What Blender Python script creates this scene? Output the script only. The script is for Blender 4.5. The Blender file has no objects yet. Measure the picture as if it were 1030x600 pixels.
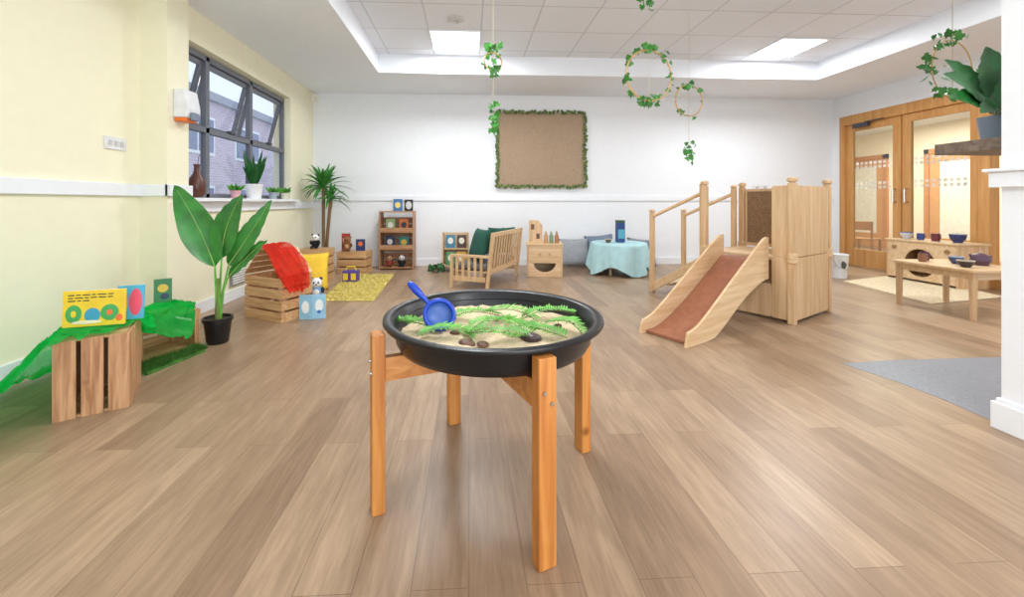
import bpy, bmesh, math, random
from mathutils import Vector, Matrix, Euler, noise
random.seed(7)
S = bpy.context.scene; COL = S.collection
PI = math.pi; R = math.radians
CAMH = 1.1; FP = 405.0; CX = 493.0; CY = 203.0; YAW = R(3)

# ---------- camera
cam = bpy.data.objects.new('camera', bpy.data.cameras.new('camera')); COL.objects.link(cam)
cam.location = (0, 0, CAMH); cam.rotation_euler = (PI/2, 0, -YAW)
cam.data.sensor_fit = 'HORIZONTAL'; cam.data.sensor_width = 36; cam.data.lens = FP/1030*36
cam.data.shift_x = (515-CX)/1030; cam.data.shift_y = (CY-300)/1030
cam.data.clip_start = .05; cam.data.clip_end = 200
S.camera = cam
S.view_settings.view_transform = 'Standard'

def ray(px, py):
    rx = (px-CX)/FP; rz = (CY-py)/FP
    return Vector((rx*math.cos(YAW)+math.sin(YAW), math.cos(YAW)-rx*math.sin(YAW), rz))
def F(px, py, z=0.0):
    r = ray(px, py); t = (z-CAMH)/r.z
    return Vector((r.x*t, r.y*t, z))
def AY(px, py, Y):
    r = ray(px, py); t = Y/r.y
    return Vector((r.x*t, Y, CAMH+r.z*t))
def AX(px, py, X):
    r = ray(px, py); t = X/r.x
    return Vector((X, r.y*t, CAMH+r.z*t))

# ---------- materials
def lin(c):
    o = []
    for v in c[:3]:
        v /= 255.0
        o.append(v/12.92 if v <= .04045 else ((v+.055)/1.055)**2.4)
    return (*o, 1)
def newmat(name):
    m = bpy.data.materials.new(name); m.use_nodes = True
    return m, m.node_tree.nodes, m.node_tree.links, m.node_tree.nodes['Principled BSDF']
def plain(name, c, rough=.5, metal=0, var=.06, scale=12, bump=0, bscale=60, alpha=1, emit=0, coat=0):
    m, N, L, B = newmat(name)
    tc = N.new('ShaderNodeTexCoord'); no = N.new('ShaderNodeTexNoise'); no.inputs['Scale'].default_value = scale
    no.inputs['Detail'].default_value = 3
    L.new(tc.outputs['Object'], no.inputs['Vector'])
    cr = N.new('ShaderNodeValToRGB'); l = lin(c)
    cr.color_ramp.elements[0].color = tuple(min(1, v*(1-var)) for v in l[:3])+(1,)
    cr.color_ramp.elements[1].color = tuple(min(1, v*(1+var)) for v in l[:3])+(1,)
    cr.color_ramp.elements[0].position = .35; cr.color_ramp.elements[1].position = .65
    L.new(no.outputs['Fac'], cr.inputs['Fac']); L.new(cr.outputs['Color'], B.inputs['Base Color'])
    B.inputs['Roughness'].default_value = rough; B.inputs['Metallic'].default_value = metal
    B.inputs['Alpha'].default_value = alpha; B.inputs['Coat Weight'].default_value = coat
    if bump:
        n2 = N.new('ShaderNodeTexNoise'); n2.inputs['Scale'].default_value = bscale; n2.inputs['Detail'].default_value = 4
        L.new(tc.outputs['Object'], n2.inputs['Vector'])
        b = N.new('ShaderNodeBump'); b.inputs['Strength'].default_value = bump; b.inputs['Distance'].default_value = .01
        L.new(n2.outputs['Fac'], b.inputs['Height']); L.new(b.outputs['Normal'], B.inputs['Normal'])
    return m
def wood(name, c1, c2, axis='x', rough=.45, fine=22, knots=True):
    m, N, L, B = newmat(name)
    tc = N.new('ShaderNodeTexCoord'); mp = N.new('ShaderNodeMapping')
    sc = [fine, fine, fine]; sc['xyz'.index(axis)] = fine*.07
    mp.inputs['Scale'].default_value = sc
    L.new(tc.outputs['Object'], mp.inputs['Vector'])
    no = N.new('ShaderNodeTexNoise'); no.inputs['Scale'].default_value = 1.6; no.inputs['Detail'].default_value = 6
    no.inputs['Distortion'].default_value = .8
    L.new(mp.outputs['Vector'], no.inputs['Vector'])
    cr = N.new('ShaderNodeValToRGB'); cr.color_ramp.elements[0].position = .34; cr.color_ramp.elements[1].position = .66
    cr.color_ramp.elements[0].color = lin(c1); cr.color_ramp.elements[1].color = lin(c2)
    L.new(no.outputs['Fac'], cr.inputs['Fac'])
    out = cr.outputs['Color']
    if knots:
        vo = N.new('ShaderNodeTexVoronoi'); vo.inputs['Scale'].default_value = 5
        L.new(tc.outputs['Object'], vo.inputs['Vector'])
        r2 = N.new('ShaderNodeValToRGB'); r2.color_ramp.elements[0].position = .04; r2.color_ramp.elements[1].position = .13
        r2.color_ramp.elements[0].color = (.35, .22, .12, 1); r2.color_ramp.elements[1].color = (1, 1, 1, 1)
        L.new(vo.outputs['Distance'], r2.inputs['Fac'])
        mx = N.new('ShaderNodeMix'); mx.data_type = 'RGBA'; mx.blend_type = 'MULTIPLY'; mx.inputs[0].default_value = .8
        L.new(out, mx.inputs[6]); L.new(r2.outputs['Color'], mx.inputs[7]); out = mx.outputs[2]
    L.new(out, B.inputs['Base Color']); B.inputs['Roughness'].default_value = rough
    b = N.new('ShaderNodeBump'); b.inputs['Strength'].default_value = .12; b.inputs['Distance'].default_value = .004
    L.new(no.outputs['Fac'], b.inputs['Height']); L.new(b.outputs['Normal'], B.inputs['Normal'])
    return m
def emis(name, c, s):
    m, N, L, B = newmat(name)
    B.inputs['Base Color'].default_value = lin(c); B.inputs['Emission Color'].default_value = lin(c)
    B.inputs['Emission Strength'].default_value = s
    return m
def glassmat(name, tint=(235, 245, 245), gl=.08):
    m, N, L, B = newmat(name); N.remove(B)
    o = N['Material Output']; t = N.new('ShaderNodeBsdfTransparent'); g = N.new('ShaderNodeBsdfGlossy')
    t.inputs['Color'].default_value = lin(tint); g.inputs['Roughness'].default_value = .03
    mx = N.new('ShaderNodeMixShader'); mx.inputs[0].default_value = gl
    L.new(t.outputs[0], mx.inputs[1]); L.new(g.outputs[0], mx.inputs[2]); L.new(mx.outputs[0], o.inputs['Surface'])
    return m
def sheer(name, c, alpha, trans=.45, var=.25):
    m, N, L, B = newmat(name); o = N['Material Output']; N.remove(B)
    tc = N.new('ShaderNodeTexCoord'); no = N.new('ShaderNodeTexNoise'); no.inputs['Scale'].default_value = 9; L.new(tc.outputs['Object'], no.inputs['Vector'])
    cr = N.new('ShaderNodeValToRGB'); l = lin(c); cr.color_ramp.elements[0].position = .35; cr.color_ramp.elements[1].position = .65
    cr.color_ramp.elements[0].color = tuple(v*(1-var) for v in l[:3])+(1,); cr.color_ramp.elements[1].color = tuple(min(1, v*(1+var)) for v in l[:3])+(1,)
    L.new(no.outputs['Fac'], cr.inputs['Fac'])
    d = N.new('ShaderNodeBsdfDiffuse'); t = N.new('ShaderNodeBsdfTranslucent'); p = N.new('ShaderNodeBsdfTransparent')
    L.new(cr.outputs[0], d.inputs[0]); L.new(cr.outputs[0], t.inputs[0]); p.inputs[0].default_value = tuple(.5+.5*v for v in l[:3])+(1,)
    a = N.new('ShaderNodeMixShader'); a.inputs[0].default_value = trans; L.new(d.outputs[0], a.inputs[1]); L.new(t.outputs[0], a.inputs[2])
    b = N.new('ShaderNodeMixShader'); b.inputs[0].default_value = 1-alpha; L.new(a.outputs[0], b.inputs[1]); L.new(p.outputs[0], b.inputs[2])
    L.new(b.outputs[0], o.inputs['Surface']); return m
def floor_mat():
    m, N, L, B = newmat('oak_plank_vinyl')
    g = N.new('ShaderNodeNewGeometry'); sp = N.new('ShaderNodeSeparateXYZ'); cb = N.new('ShaderNodeCombineXYZ')
    L.new(g.outputs['Position'], sp.inputs[0]); L.new(sp.outputs['Y'], cb.inputs['X']); L.new(sp.outputs['X'], cb.inputs['Y'])
    br = N.new('ShaderNodeTexBrick'); L.new(cb.outputs[0], br.inputs['Vector'])
    br.inputs['Scale'].default_value = 1; br.inputs['Brick Width'].default_value = 1.15; br.inputs['Row Height'].default_value = .165
    br.inputs['Mortar Size'].default_value = .0012; br.inputs['Mortar Smooth'].default_value = .3; br.offset = .37
    br.inputs['Color1'].default_value = lin((155, 128, 103)); br.inputs['Color2'].default_value = lin((184, 157, 129))
    br.inputs['Mortar'].default_value = lin((128, 104, 82))
    cur = br.outputs['Color']
    for sc, a, b_, lo in (((30, 2.4, 1), .3, .7, .80), ((90, 5, 1), .35, .65, .90), ((7, 1.6, 1), .38, .62, .90)):
        mp = N.new('ShaderNodeMapping'); mp.inputs['Scale'].default_value = sc; L.new(g.outputs['Position'], mp.inputs['Vector'])
        no = N.new('ShaderNodeTexNoise'); no.inputs['Scale'].default_value = 1.5; no.inputs['Detail'].default_value = 8; no.inputs['Distortion'].default_value = .6
        L.new(mp.outputs[0], no.inputs['Vector'])
        cr = N.new('ShaderNodeValToRGB'); cr.color_ramp.elements[0].position = a; cr.color_ramp.elements[1].position = b_
        cr.color_ramp.elements[0].color = (lo, lo*.985, lo*.97, 1); cr.color_ramp.elements[1].color = (1.04, 1.04, 1.04, 1)
        L.new(no.outputs['Fac'], cr.inputs['Fac'])
        mx = N.new('ShaderNodeMix'); mx.data_type = 'RGBA'; mx.blend_type = 'MULTIPLY'; mx.inputs[0].default_value = 1
        L.new(cur, mx.inputs[6]); L.new(cr.outputs['Color'], mx.inputs[7]); cur = mx.outputs[2]
    L.new(cur, B.inputs['Base Color']); B.inputs['Roughness'].default_value = .34
    B.inputs['Specular IOR Level'].default_value = .45
    return m
def tile_mat():
    m, N, L, B = newmat('ceiling_tiles')
    g = N.new('ShaderNodeNewGeometry'); mp = N.new('ShaderNodeMapping'); mp.inputs['Location'].default_value = (.5+6.5, -5.0+13, 0)
    L.new(g.outputs['Position'], mp.inputs['Vector'])
    br = N.new('ShaderNodeTexBrick'); L.new(mp.outputs[0], br.inputs['Vector']); br.offset = 0; br.squash = 1
    br.inputs['Scale'].default_value = 1; br.inputs['Brick Width'].default_value = .65; br.inputs['Row Height'].default_value = .65
    br.inputs['Mortar Size'].default_value = .008; br.inputs['Mortar Smooth'].default_value = 0
    br.inputs['Color1'].default_value = lin((231, 234, 240)); br.inputs['Color2'].default_value = lin((236, 239, 245))
    br.inputs['Mortar'].default_value = lin((204, 206, 211))
    L.new(br.outputs['Color'], B.inputs['Base Color']); B.inputs['Roughness'].default_value = .9
    return m
def brick_mat(name, c1, c2, mo, bw, rh, ms):
    m, N, L, B = newmat(name)
    g = N.new('ShaderNodeNewGeometry'); sp = N.new('ShaderNodeSeparateXYZ'); cb = N.new('ShaderNodeCombineXYZ')
    L.new(g.outputs['Position'], sp.inputs[0]); L.new(sp.outputs['Y'], cb.inputs['X']); L.new(sp.outputs['Z'], cb.inputs['Y'])
    br = N.new('ShaderNodeTexBrick'); L.new(cb.outputs[0], br.inputs['Vector']); br.inputs['Scale'].default_value = 1
    br.inputs['Brick Width'].default_value = bw; br.inputs['Row Height'].default_value = rh; br.inputs['Mortar Size'].default_value = ms
    br.inputs['Color1'].default_value = lin(c1); br.inputs['Color2'].default_value = lin(c2); br.inputs['Mortar'].default_value = lin(mo)
    L.new(br.outputs['Color'], B.inputs['Base Color']); B.inputs['Roughness'].default_value = .9
    return m
def speck_mat(name, base, dark, light):
    m, N, L, B = newmat(name)
    tc = N.new('ShaderNodeTexCoord'); vo = N.new('ShaderNodeTexVoronoi'); vo.inputs['Scale'].default_value = 130
    L.new(tc.outputs['Object'], vo.inputs['Vector'])
    cr = N.new('ShaderNodeValToRGB'); e = cr.color_ramp.elements
    e[0].position = 0; e[0].color = lin(dark); e[1].position = 1; e[1].color = lin(light)
    a = cr.color_ramp.elements.new(.2); a.color = lin(base); b = cr.color_ramp.elements.new(.85); b.color = lin(base)
    L.new(vo.outputs['Color'], cr.inputs['Fac']); L.new(cr.outputs['Color'], B.inputs['Base Color']); B.inputs['Roughness'].default_value = .42
    return m
def weave_mat(name, c1, c2, scale=60):
    m, N, L, B = newmat(name)
    tc = N.new('ShaderNodeTexCoord'); no = N.new('ShaderNodeTexNoise'); no.inputs['Scale'].default_value = scale; no.inputs['Detail'].default_value = 2
    L.new(tc.outputs['Object'], no.inputs['Vector'])
    cr = N.new('ShaderNodeValToRGB'); cr.color_ramp.elements[0].position = .38; cr.color_ramp.elements[1].position = .62
    cr.color_ramp.elements[0].color = lin(c1); cr.color_ramp.elements[1].color = lin(c2)
    L.new(no.outputs['Fac'], cr.inputs['Fac']); L.new(cr.outputs['Color'], B.inputs['Base Color']); B.inputs['Roughness'].default_value = .95
    b = N.new('ShaderNodeBump'); b.inputs['Strength'].default_value = .4; b.inputs['Distance'].default_value = .003
    L.new(no.outputs['Fac'], b.inputs['Height']); L.new(b.outputs['Normal'], B.inputs['Normal'])
    return m
_c = {}
def colm(c, rough=.5, **k):
    key = (tuple(c), rough, tuple(sorted(k.items())))
    if key not in _c: _c[key] = plain('paint_%d_%d_%d' % tuple(c), c, rough, **k)
    return _c[key]

MT = dict(
    floor=floor_mat(), tiles=tile_mat(),
    white=plain('white_wall_paint', (238, 241, 245), .8, var=.01), ceil=plain('white_ceiling_paint', (240, 244, 250), .85, var=.01),
    cream=plain('cream_wall_paint', (243, 239, 211), .8, var=.01), trim=plain('white_gloss_trim', (240, 243, 247), .35, var=.01),
    pine=wood('golden_pine', (178, 108, 46), (208, 142, 72), 'z'), pinex=wood('golden_pine_rail', (182, 112, 50), (210, 146, 78), 'x', knots=False),
    crate=wood('rough_crate_wood', (166, 116, 78), (212, 166, 122), 'z', fine=30), cratex=wood('rough_crate_slats', (184, 138, 92), (220, 180, 132), 'x', fine=28),
    birch=wood('birch_ply', (208, 172, 128), (226, 197, 158), 'x', knots=False, fine=14), birchz=wood('birch_ply_upright', (200, 162, 118), (220, 188, 148), 'z', knots=False, fine=14),
    slidebed=plain('slide_bed_brown', (158, 102, 76), .35, var=.1, scale=20, bump=.15),
    cork=weave_mat('brown_cork_panel', (120, 92, 68), (148, 118, 90), 90), oak=wood('oak_door_frame', (190, 134, 72), (208, 156, 94), 'z', knots=False, fine=10),
    hessian=weave_mat('hessian', (150, 126, 102), (186, 164, 140), 95), jute=weave_mat('jute_rug', (214, 196, 158), (238, 224, 192), 60),
    black=plain('black_plastic', (20, 21, 24), .32, var=.1, bump=.06, bscale=160), blackpot=plain('black_pot', (22, 22, 24), .4),
    leaf=plain('leaf_green', (62, 138, 50), .35, var=.3, scale=9), leafd=plain('deep_leaf_green', (36, 100, 44), .28, var=.3, scale=9),
    leafy=plain('bright_leaf_green', (98, 170, 58), .45, var=.3, scale=14), stem=plain('plant_stem', (112, 126, 62), .6),
    trunk=plain('trunk_brown', (124, 96, 66), .8, var=.2, bump=.4), soil=plain('soil', (52, 38, 28), .95, var=.3, scale=60, bump=.5),
    sand=plain('cream_sand', (234, 210, 176), .95, var=.10, scale=22, bump=.4, bscale=110), turf=plain('turf_green', (62, 112, 36), .9, var=.4, scale=30),
    tulle=sheer('green_tulle', (30, 212, 92), .58, trans=.35, var=.1), rug=plain('yellow_pile', (222, 206, 124), .95, var=.2, scale=30),
    blue=plain('blue_plastic', (20, 66, 186), .28, var=.05), blue2=plain('blue_plastic_bowl', (74, 112, 186), .35, var=.1), grey=plain('grey_window_frame', (108, 112, 122), .45, var=.03),
    glass=glassmat('clear_glass'), chrome=plain('brushed_steel', (190, 190, 190), .25, metal=1, var=.02),
    pane=glassmat('window_glass', (240, 244, 250), .08), greycloth=plain('grey_fabric', (156, 160, 166), .9, bump=.3, bscale=150),
    green=plain('dark_green_fabric', (30, 84, 70), .9, bump=.3, bscale=150), seat=plain('dark_grey_seat_pad', (104, 104, 102), .9, bump=.3),
    aqua=plain('pale_aqua_cloth', (180, 220, 226), .85, var=.05, bump=.2), red=sheer('red_scarf_cloth', (238, 46, 34), .56, trans=.4, var=.1),
    yellow=plain('yellow_fabric', (238, 196, 60), .85, bump=.2), mat=speck_mat('speckled_grey_vinyl', (136, 141, 151), (96, 102, 114), (176, 180, 190)),
    shelfd=wood('dark_shelf_wood', (98, 84, 72), (128, 112, 98), 'x', knots=False), reddish=wood('reddish_crate_wood', (158, 112, 78), (192, 146, 106), 'x', knots=False),
    terracotta=plain('brown_ceramic', (92, 54, 42), .35), potgrey=plain('blue_grey_pot', (126, 142, 160), .5), paper=plain('page_paper', (240, 236, 224), .8),
    string=plain('twine', (190, 180, 150), .9), hoop=wood('wooden_hoop', (186, 148, 92), (208, 172, 116), 'x', knots=False),
    frost=sheer('frosted_film', (245, 246, 246), .6), orange=plain('orange_plastic', (240, 120, 40), .4), light=emis('light_diffuser', (255, 255, 255), 9),
)

# ---------- mesh builder
class MB:
    def __init__(s): s.bm = bmesh.new()
    def add(s, vs, fs):
        v = [s.bm.verts.new(p) for p in vs]
        for f in fs:
            try: s.bm.faces.new([v[i] for i in f])
            except Exception: pass
        return s
    def obox(s, c, d, rot=None):
        c = Vector(c); h = Vector(d)/2; rot = rot or Matrix.Identity(3)
        vs = [c+rot@Vector((sx*h.x, sy*h.y, sz*h.z)) for sx in (-1, 1) for sy in (-1, 1) for sz in (-1, 1)]
        return s.add(vs, [(0, 1, 3, 2), (4, 6, 7, 5), (0, 4, 5, 1), (2, 3, 7, 6), (0, 2, 6, 4), (1, 5, 7, 3)])
    def box(s, x0, x1, y0, y1, z0, z1): return s.obox(((x0+x1)/2, (y0+y1)/2, (z0+z1)/2), (abs(x1-x0), abs(y1-y0), abs(z1-z0)))
    def beam(s, a, b, w, h, up=(0, 0, 1)):
        a = Vector(a); b = Vector(b); x = (b-a).normalized(); y = Vector(up).cross(x)
        if y.length < 1e-4: y = Vector((0, 1, 0)).cross(x)
        y.normalize(); z = x.cross(y)
        return s.obox((a+b)/2, ((b-a).length, w, h), Matrix((x, y, z)).transposed())
    def cyl(s, a, b, r0, r1=None, n=16, caps=True):
        a = Vector(a); b = Vector(b); r1 = r0 if r1 is None else r1
        x = (b-a).normalized(); u = x.orthogonal().normalized(); v = x.cross(u)
        vs = [a+(u*math.cos(2*PI*i/n)+v*math.sin(2*PI*i/n))*r0 for i in range(n)]+[b+(u*math.cos(2*PI*i/n)+v*math.sin(2*PI*i/n))*r1 for i in range(n)]
        fs = [(i, (i+1) % n, n+(i+1) % n, n+i) for i in range(n)]
        if caps: fs += [tuple(range(n))[::-1], tuple(range(n, 2*n))]
        return s.add(vs, fs)
    def tube(s, pts, r, n=8, closed=False, rf=None):
        pts = [Vector(p) for p in pts]; m = len(pts); vs = []; pu = None
        for i, p in enumerate(pts):
            if closed: d = pts[(i+1) % m]-pts[i-1]
            else: d = pts[min(i+1, m-1)]-pts[max(i-1, 0)]
            d.normalize()
            u = d.orthogonal() if pu is None else pu-d*pu.dot(d)
            u.normalize(); pu = u; v = d.cross(u); rr = r*(rf(i/(m-1)) if rf else 1)
            vs += [p+(u*math.cos(2*PI*k/n)+v*math.sin(2*PI*k/n))*rr for k in range(n)]
        fs = []
        for i in range(m if closed else m-1):
            j = (i+1) % m
            fs += [(i*n+k, i*n+(k+1) % n, j*n+(k+1) % n, j*n+k) for k in range(n)]
        if not closed: fs += [tuple(range(n))[::-1], tuple(range((m-1)*n, m*n))]
        return s.add(vs, fs)
    def lathe(s, prof, c=(0, 0, 0), n=32, ring=False):
        c = Vector(c); vs = []; m = len(prof)
        for r, z in prof: vs += [c+Vector((r*math.cos(2*PI*k/n), r*math.sin(2*PI*k/n), z)) for k in range(n)]
        M_ = m if ring else m-1
        fs = [(i*n+k, i*n+(k+1) % n, ((i+1) % m)*n+(k+1) % n, ((i+1) % m)*n+k) for i in range(M_) for k in range(n)]
        if not ring:
            if prof[0][0] > 1e-5: fs.append(tuple(range(n))[::-1])
            if prof[-1][0] > 1e-5: fs.append(tuple(range((m-1)*n, m*n)))
        s.add(vs, fs); bmesh.ops.remove_doubles(s.bm, verts=s.bm.verts, dist=1e-5); return s
    def prism(s, pts, vec):
        pts = [Vector(p) for p in pts]; vec = Vector(vec); n = len(pts)
        return s.add(pts+[p+vec for p in pts], [tuple(range(n)), tuple(range(n, 2*n))[::-1]]+[(i, (i+1) % n, n+(i+1) % n, n+i) for i in range(n)])
    def ell(s, c, r, rot=None, n=16):
        c = Vector(c); rot = rot or Matrix.Identity(3); m = n//2; vs = []
        vs.append(c+rot@Vector((0, 0, r[2])))
        for i in range(1, m):
            a = PI*i/m
            for k in range(n): vs.append(c+rot@Vector((r[0]*math.sin(a)*math.cos(2*PI*k/n), r[1]*math.sin(a)*math.sin(2*PI*k/n), r[2]*math.cos(a))))
        vs.append(c-rot@Vector((0, 0, r[2]))); L = len(vs)-1
        fs = [(0, 1+k, 1+(k+1) % n) for k in range(n)]
        for i in range(m-2): fs += [(1+i*n+k, 1+(i+1)*n+k, 1+(i+1)*n+(k+1) % n, 1+i*n+(k+1) % n) for k in range(n)]
        fs += [(L, 1+(m-2)*n+(k+1) % n, 1+(m-2)*n+k) for k in range(n)]
        return s.add(vs, fs)
    def leaf(s, p0, p1, p2, w, hint=(0, -1, .3), n=10, fold=.15, shape=None):
        p0, p1, p2 = Vector(p0), Vector(p1), Vector(p2); hint = Vector(hint).normalized(); vs = []; fs = []
        shape = shape or (lambda t: math.sin(PI*min(1, t**.8))**.75 if 0 < t < 1 else .02)
        for i in range(n+1):
            t = i/n; p = p0*(1-t)**2+p1*2*t*(1-t)+p2*t*t
            d = ((p1-p0)*(1-t)+(p2-p1)*t).normalized(); sd = d.cross(hint)
            if sd.length < 1e-3: sd = d.orthogonal()
            sd.normalize(); nn = sd.cross(d).normalized(); ww = w*shape(t)/2
            vs += [p+sd*ww+nn*ww*fold*2, p, p-sd*ww+nn*ww*fold*2]
        for i in range(n):
            a = i*3; b = a+3; fs += [(a, a+1, b+1, b), (a+1, a+2, b+2, b+1)]
        return s.add(vs, fs)
    def ivy(s, c, size, flat=False):
        c = Vector(c); rot = Euler((random.uniform(-.9, .9)+PI/2*.9, random.uniform(-.5, .5), random.uniform(-.7, .7))).to_matrix()
        if flat: rot = Euler((PI/2+random.uniform(-.15, .15), random.uniform(-.15, .15), 0)).to_matrix()
        elif random.random() < .3: rot = Euler((random.uniform(0, 6), random.uniform(0, 6), random.uniform(0, 6))).to_matrix()
        pts = [(0, .5), (.3, .62), (.5, .3), (.32, .1), (.42, -.12), (.15, -.18), (0, -.6), (-.15, -.18), (-.42, -.12), (-.32, .1), (-.5, .3), (-.3, .62)]
        a = random.uniform(-.8, .8); ca, sa = math.cos(a), math.sin(a)
        vs = [c+rot@Vector((0, 0, 0))]+[c+rot@Vector((size*(x*ca-y*sa), size*(x*sa+y*ca), size*.12)) for x, y in pts]
        return s.add(vs, [(0, 1+i, 1+(i+1) % 12) for i in range(12)])
    def build(s, name, mat, parent=None, loc=None, rz=0, bevel=0, smooth=False, ang=40):
        bmesh.ops.recalc_face_normals(s.bm, faces=s.bm.faces)
        me = bpy.data.meshes.new(name); s.bm.to_mesh(me); s.bm.free(); me.materials.append(mat)
        if smooth:
            me.polygons.foreach_set('use_smooth', [True]*len(me.polygons)); me.set_sharp_from_angle(angle=R(ang))
        o = bpy.data.objects.new(name, me); COL.objects.link(o)
        if parent: o.parent = parent
        if loc is not None: o.location = loc
        if rz: o.rotation_euler = (0, 0, rz)
        if bevel:
            md = o.modifiers.new('b', 'BEVEL'); md.width = bevel; md.segments = 2; md.limit_method = 'ANGLE'; md.angle_limit = R(40)
        return o
def tag(o, label, cat, group=None, kind=None):
    if label: o['label'] = label
    if cat: o['category'] = cat
    if group: o['group'] = group
    if kind: o['kind'] = kind
    return o
def thing(name, label, cat, loc=(0, 0, 0), rz=0, group=None):
    o = bpy.data.objects.new(name, None); COL.objects.link(o); o.location = loc; o.rotation_euler = (0, 0, rz); o.empty_display_size = .1
    return tag(o, label, cat, group)
def struct(o, label=None):
    o['kind'] = 'structure'
    if label: o['label'] = label
    return o
def sbox(name, mat, *b, bevel=0): return struct(MB().box(*b).build(name, mat, bevel=bevel))

# ================= ROOM =================
ZC = 2.96; ZT = 3.23; YF = 7.0; XL = -2.8; XW = -2.65; XR = 6.63; XP = -2.573
sbox('floor', MT['floor'], -3.0, 12, -1.6, 12, -.1, 0)
m = MB()   # soffit with opening
m.box(-3.0, -1.3, -1.6, YF, ZC, ZC+.12); m.box(5.3, XR+.1, -1.6, YF, ZC, ZC+.12); m.box(-1.3, 5.3, 5.87, YF, ZC, ZC+.12)
m.box(-1.34, -1.3, -1.6, 5.87, ZC+.12, ZT); m.box(5.3, 5.34, -1.6, 5.87, ZC+.12, ZT); m.box(-1.34, 5.34, 5.87, 5.91, ZC+.12, ZT)
struct(m.build('ceiling', MT['ceil']))
sbox('ceiling_tiles', MT['tiles'], -1.34, 5.34, -1.6, 5.91, ZT, ZT+.05)
sbox('wall_left', MT['cream'], XL-.2, XL, -1.6, 3.574, 0, ZC)
sbox('wall_left_pier', MT['cream'], XL-.2, XP, 3.574, 3.84, 0, ZC)
m = MB(); m.box(XW-.25, XW, 3.84, YF, 0, 1.12); m.box(XW-.25, XW, 3.84, YF, 2.64, ZC); m.box(XW-.25, XW, 6.14, YF, 1.12, 2.64)
struct(m.build('wall_window', MT['cream']))
sbox('wall_far', MT['white'], XW-.25, XR+.1, YF, YF+.15, 0, ZC)
m = MB(); m.box(XR, XR+.12, -1.6, YF, 2.6, ZC+.05); m.box(XR, XR+.12, 6.86, YF, 0, 2.6); m.box(XR, XR+.12, -1.6, 3.2, 0, 2.6)
struct(m.build('wall_right', MT['white']))
XQ = 2.578
sbox('wall_right_pier', MT['white'], XQ, 3.2, 1.2, 1.82, 0, ZC)
# dado + skirting
m = MB(); m.box(XL, XL+.026, -1.6, 3.574, 1.15, 1.25); m.box(XL, XP+.026, 3.548, 3.574, 1.15, 1.25); m.box(XP, XP+.026, 3.548, 3.86, 1.15, 1.25)
struct(m.build('trim_1', MT['trim'], bevel=.004))
m = MB(); m.box(XW, XR, YF-.022, YF, 1.12, 1.21); struct(m.build('trim_2', MT['trim'], bevel=.004))
m = MB(); m.box(XQ-.03, 3.22, 1.17, 1.85, 1.17, 1.245); m.box(XQ-.045, 3.235, 1.155, 1.865, 1.245, 1.262); struct(m.build('trim_3', MT['trim'], bevel=.005))
m = MB(); m.box(XL, XL+.018, -1.6, 3.574, 0, .12); m.box(XL, XP+.018, 3.556, 3.574, 0, .12); m.box(XP, XP+.018, 3.556, 3.86, 0, .12); m.box(XW, XW+.018, 3.86, YF, 0, .12)
struct(m.build('baseboard_left', MT['trim'], bevel=.003))
sbox('baseboard_far', MT['trim'], XW, XR, YF-.018, YF, 0, .12)
m = MB(); m.box(XQ-.026, 3.21, 1.175, 1.845, 0, .13); m.box(XQ-.012, 3.205, 1.185, 1.833, .13, .15); struct(m.build('baseboard_right', MT['trim'], bevel=.004))
# grey vinyl patch in floor
pts = [(847, 365.5), (900, 362), (1006, 359), (1100, 359), (1180, 470), (1030, 440), (1000, 424), (950, 402), (900, 383)]
P = [F(*p) for p in pts]
struct(MB().prism([Vector((p.x, p.y, .0003)) for p in P], (0, 0, .0012)).build('floor_vinyl_patch', MT['mat']))

# window_1
w = thing('window_1', 'grey framed window with three upper opening sashes above the sill', None, (XW-.12, 3.86, 1.14)); w['kind'] = 'structure'
ys = [0, .52, 1.37, 2.27]; zt = 1.48; ztr = .71
m = MB(); m.box(-.03, .03, 0, 2.27, 0, .05); m.box(-.03, .03, 0, 2.27, zt-.05, zt); m.box(-.03, .03, 0, 2.27, ztr-.03, ztr+.03)
for y in ys: m.box(-.03, .03, max(0, y-.03), min(2.27, y+.03), 0, zt)
m.build('window_frame', MT['grey'], w, bevel=.004)
for i in range(3):
    a, b = ys[i]+.03, ys[i+1]-.03
    MB().box(-.004, .004, a, b, .05, ztr-.03).build('pane', MT['pane'], w)
    rot = Euler((0, R(14), 0)).to_matrix(); top = Vector((-.01, 0, zt-.06)); H = zt-.06-ztr-.03
    m = MB()
    for (y0, y1, z0, z1) in ((a, b, -.05, 0), (a, b, -H, -H+.05), (a, a+.05, -H, 0), (b-.05, b, -H, 0)):
        m.obox(top+Vector((0, (y0+y1)/2, 0))+rot@Vector((0, 0, (z0+z1)/2)), (.035, y1-y0, z1-z0), rot)
    sh = m.build('sash', MT['grey'], w, bevel=.003)
    MB().obox(top+Vector((0, (a+b)/2, 0))+rot@Vector((0, 0, -H/2)), (.006, b-a-.1, H-.1), rot).build('sash_pane', MT['pane'], sh)
    MB().box(.0, .05, (a+b)/2-.05, (a+b)/2+.05, ztr+.03, ztr+.06).build('handle', colm((70, 72, 78)), w)
struct(MB().box(XW-.2, XW+.11, 3.86, 6.2, 1.105, 1.14).box(XW, XW+.03, 3.86, YF-.02, 1.0, 1.105).build('trim_window_sill', MT['trim'], bevel=.004))
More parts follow.
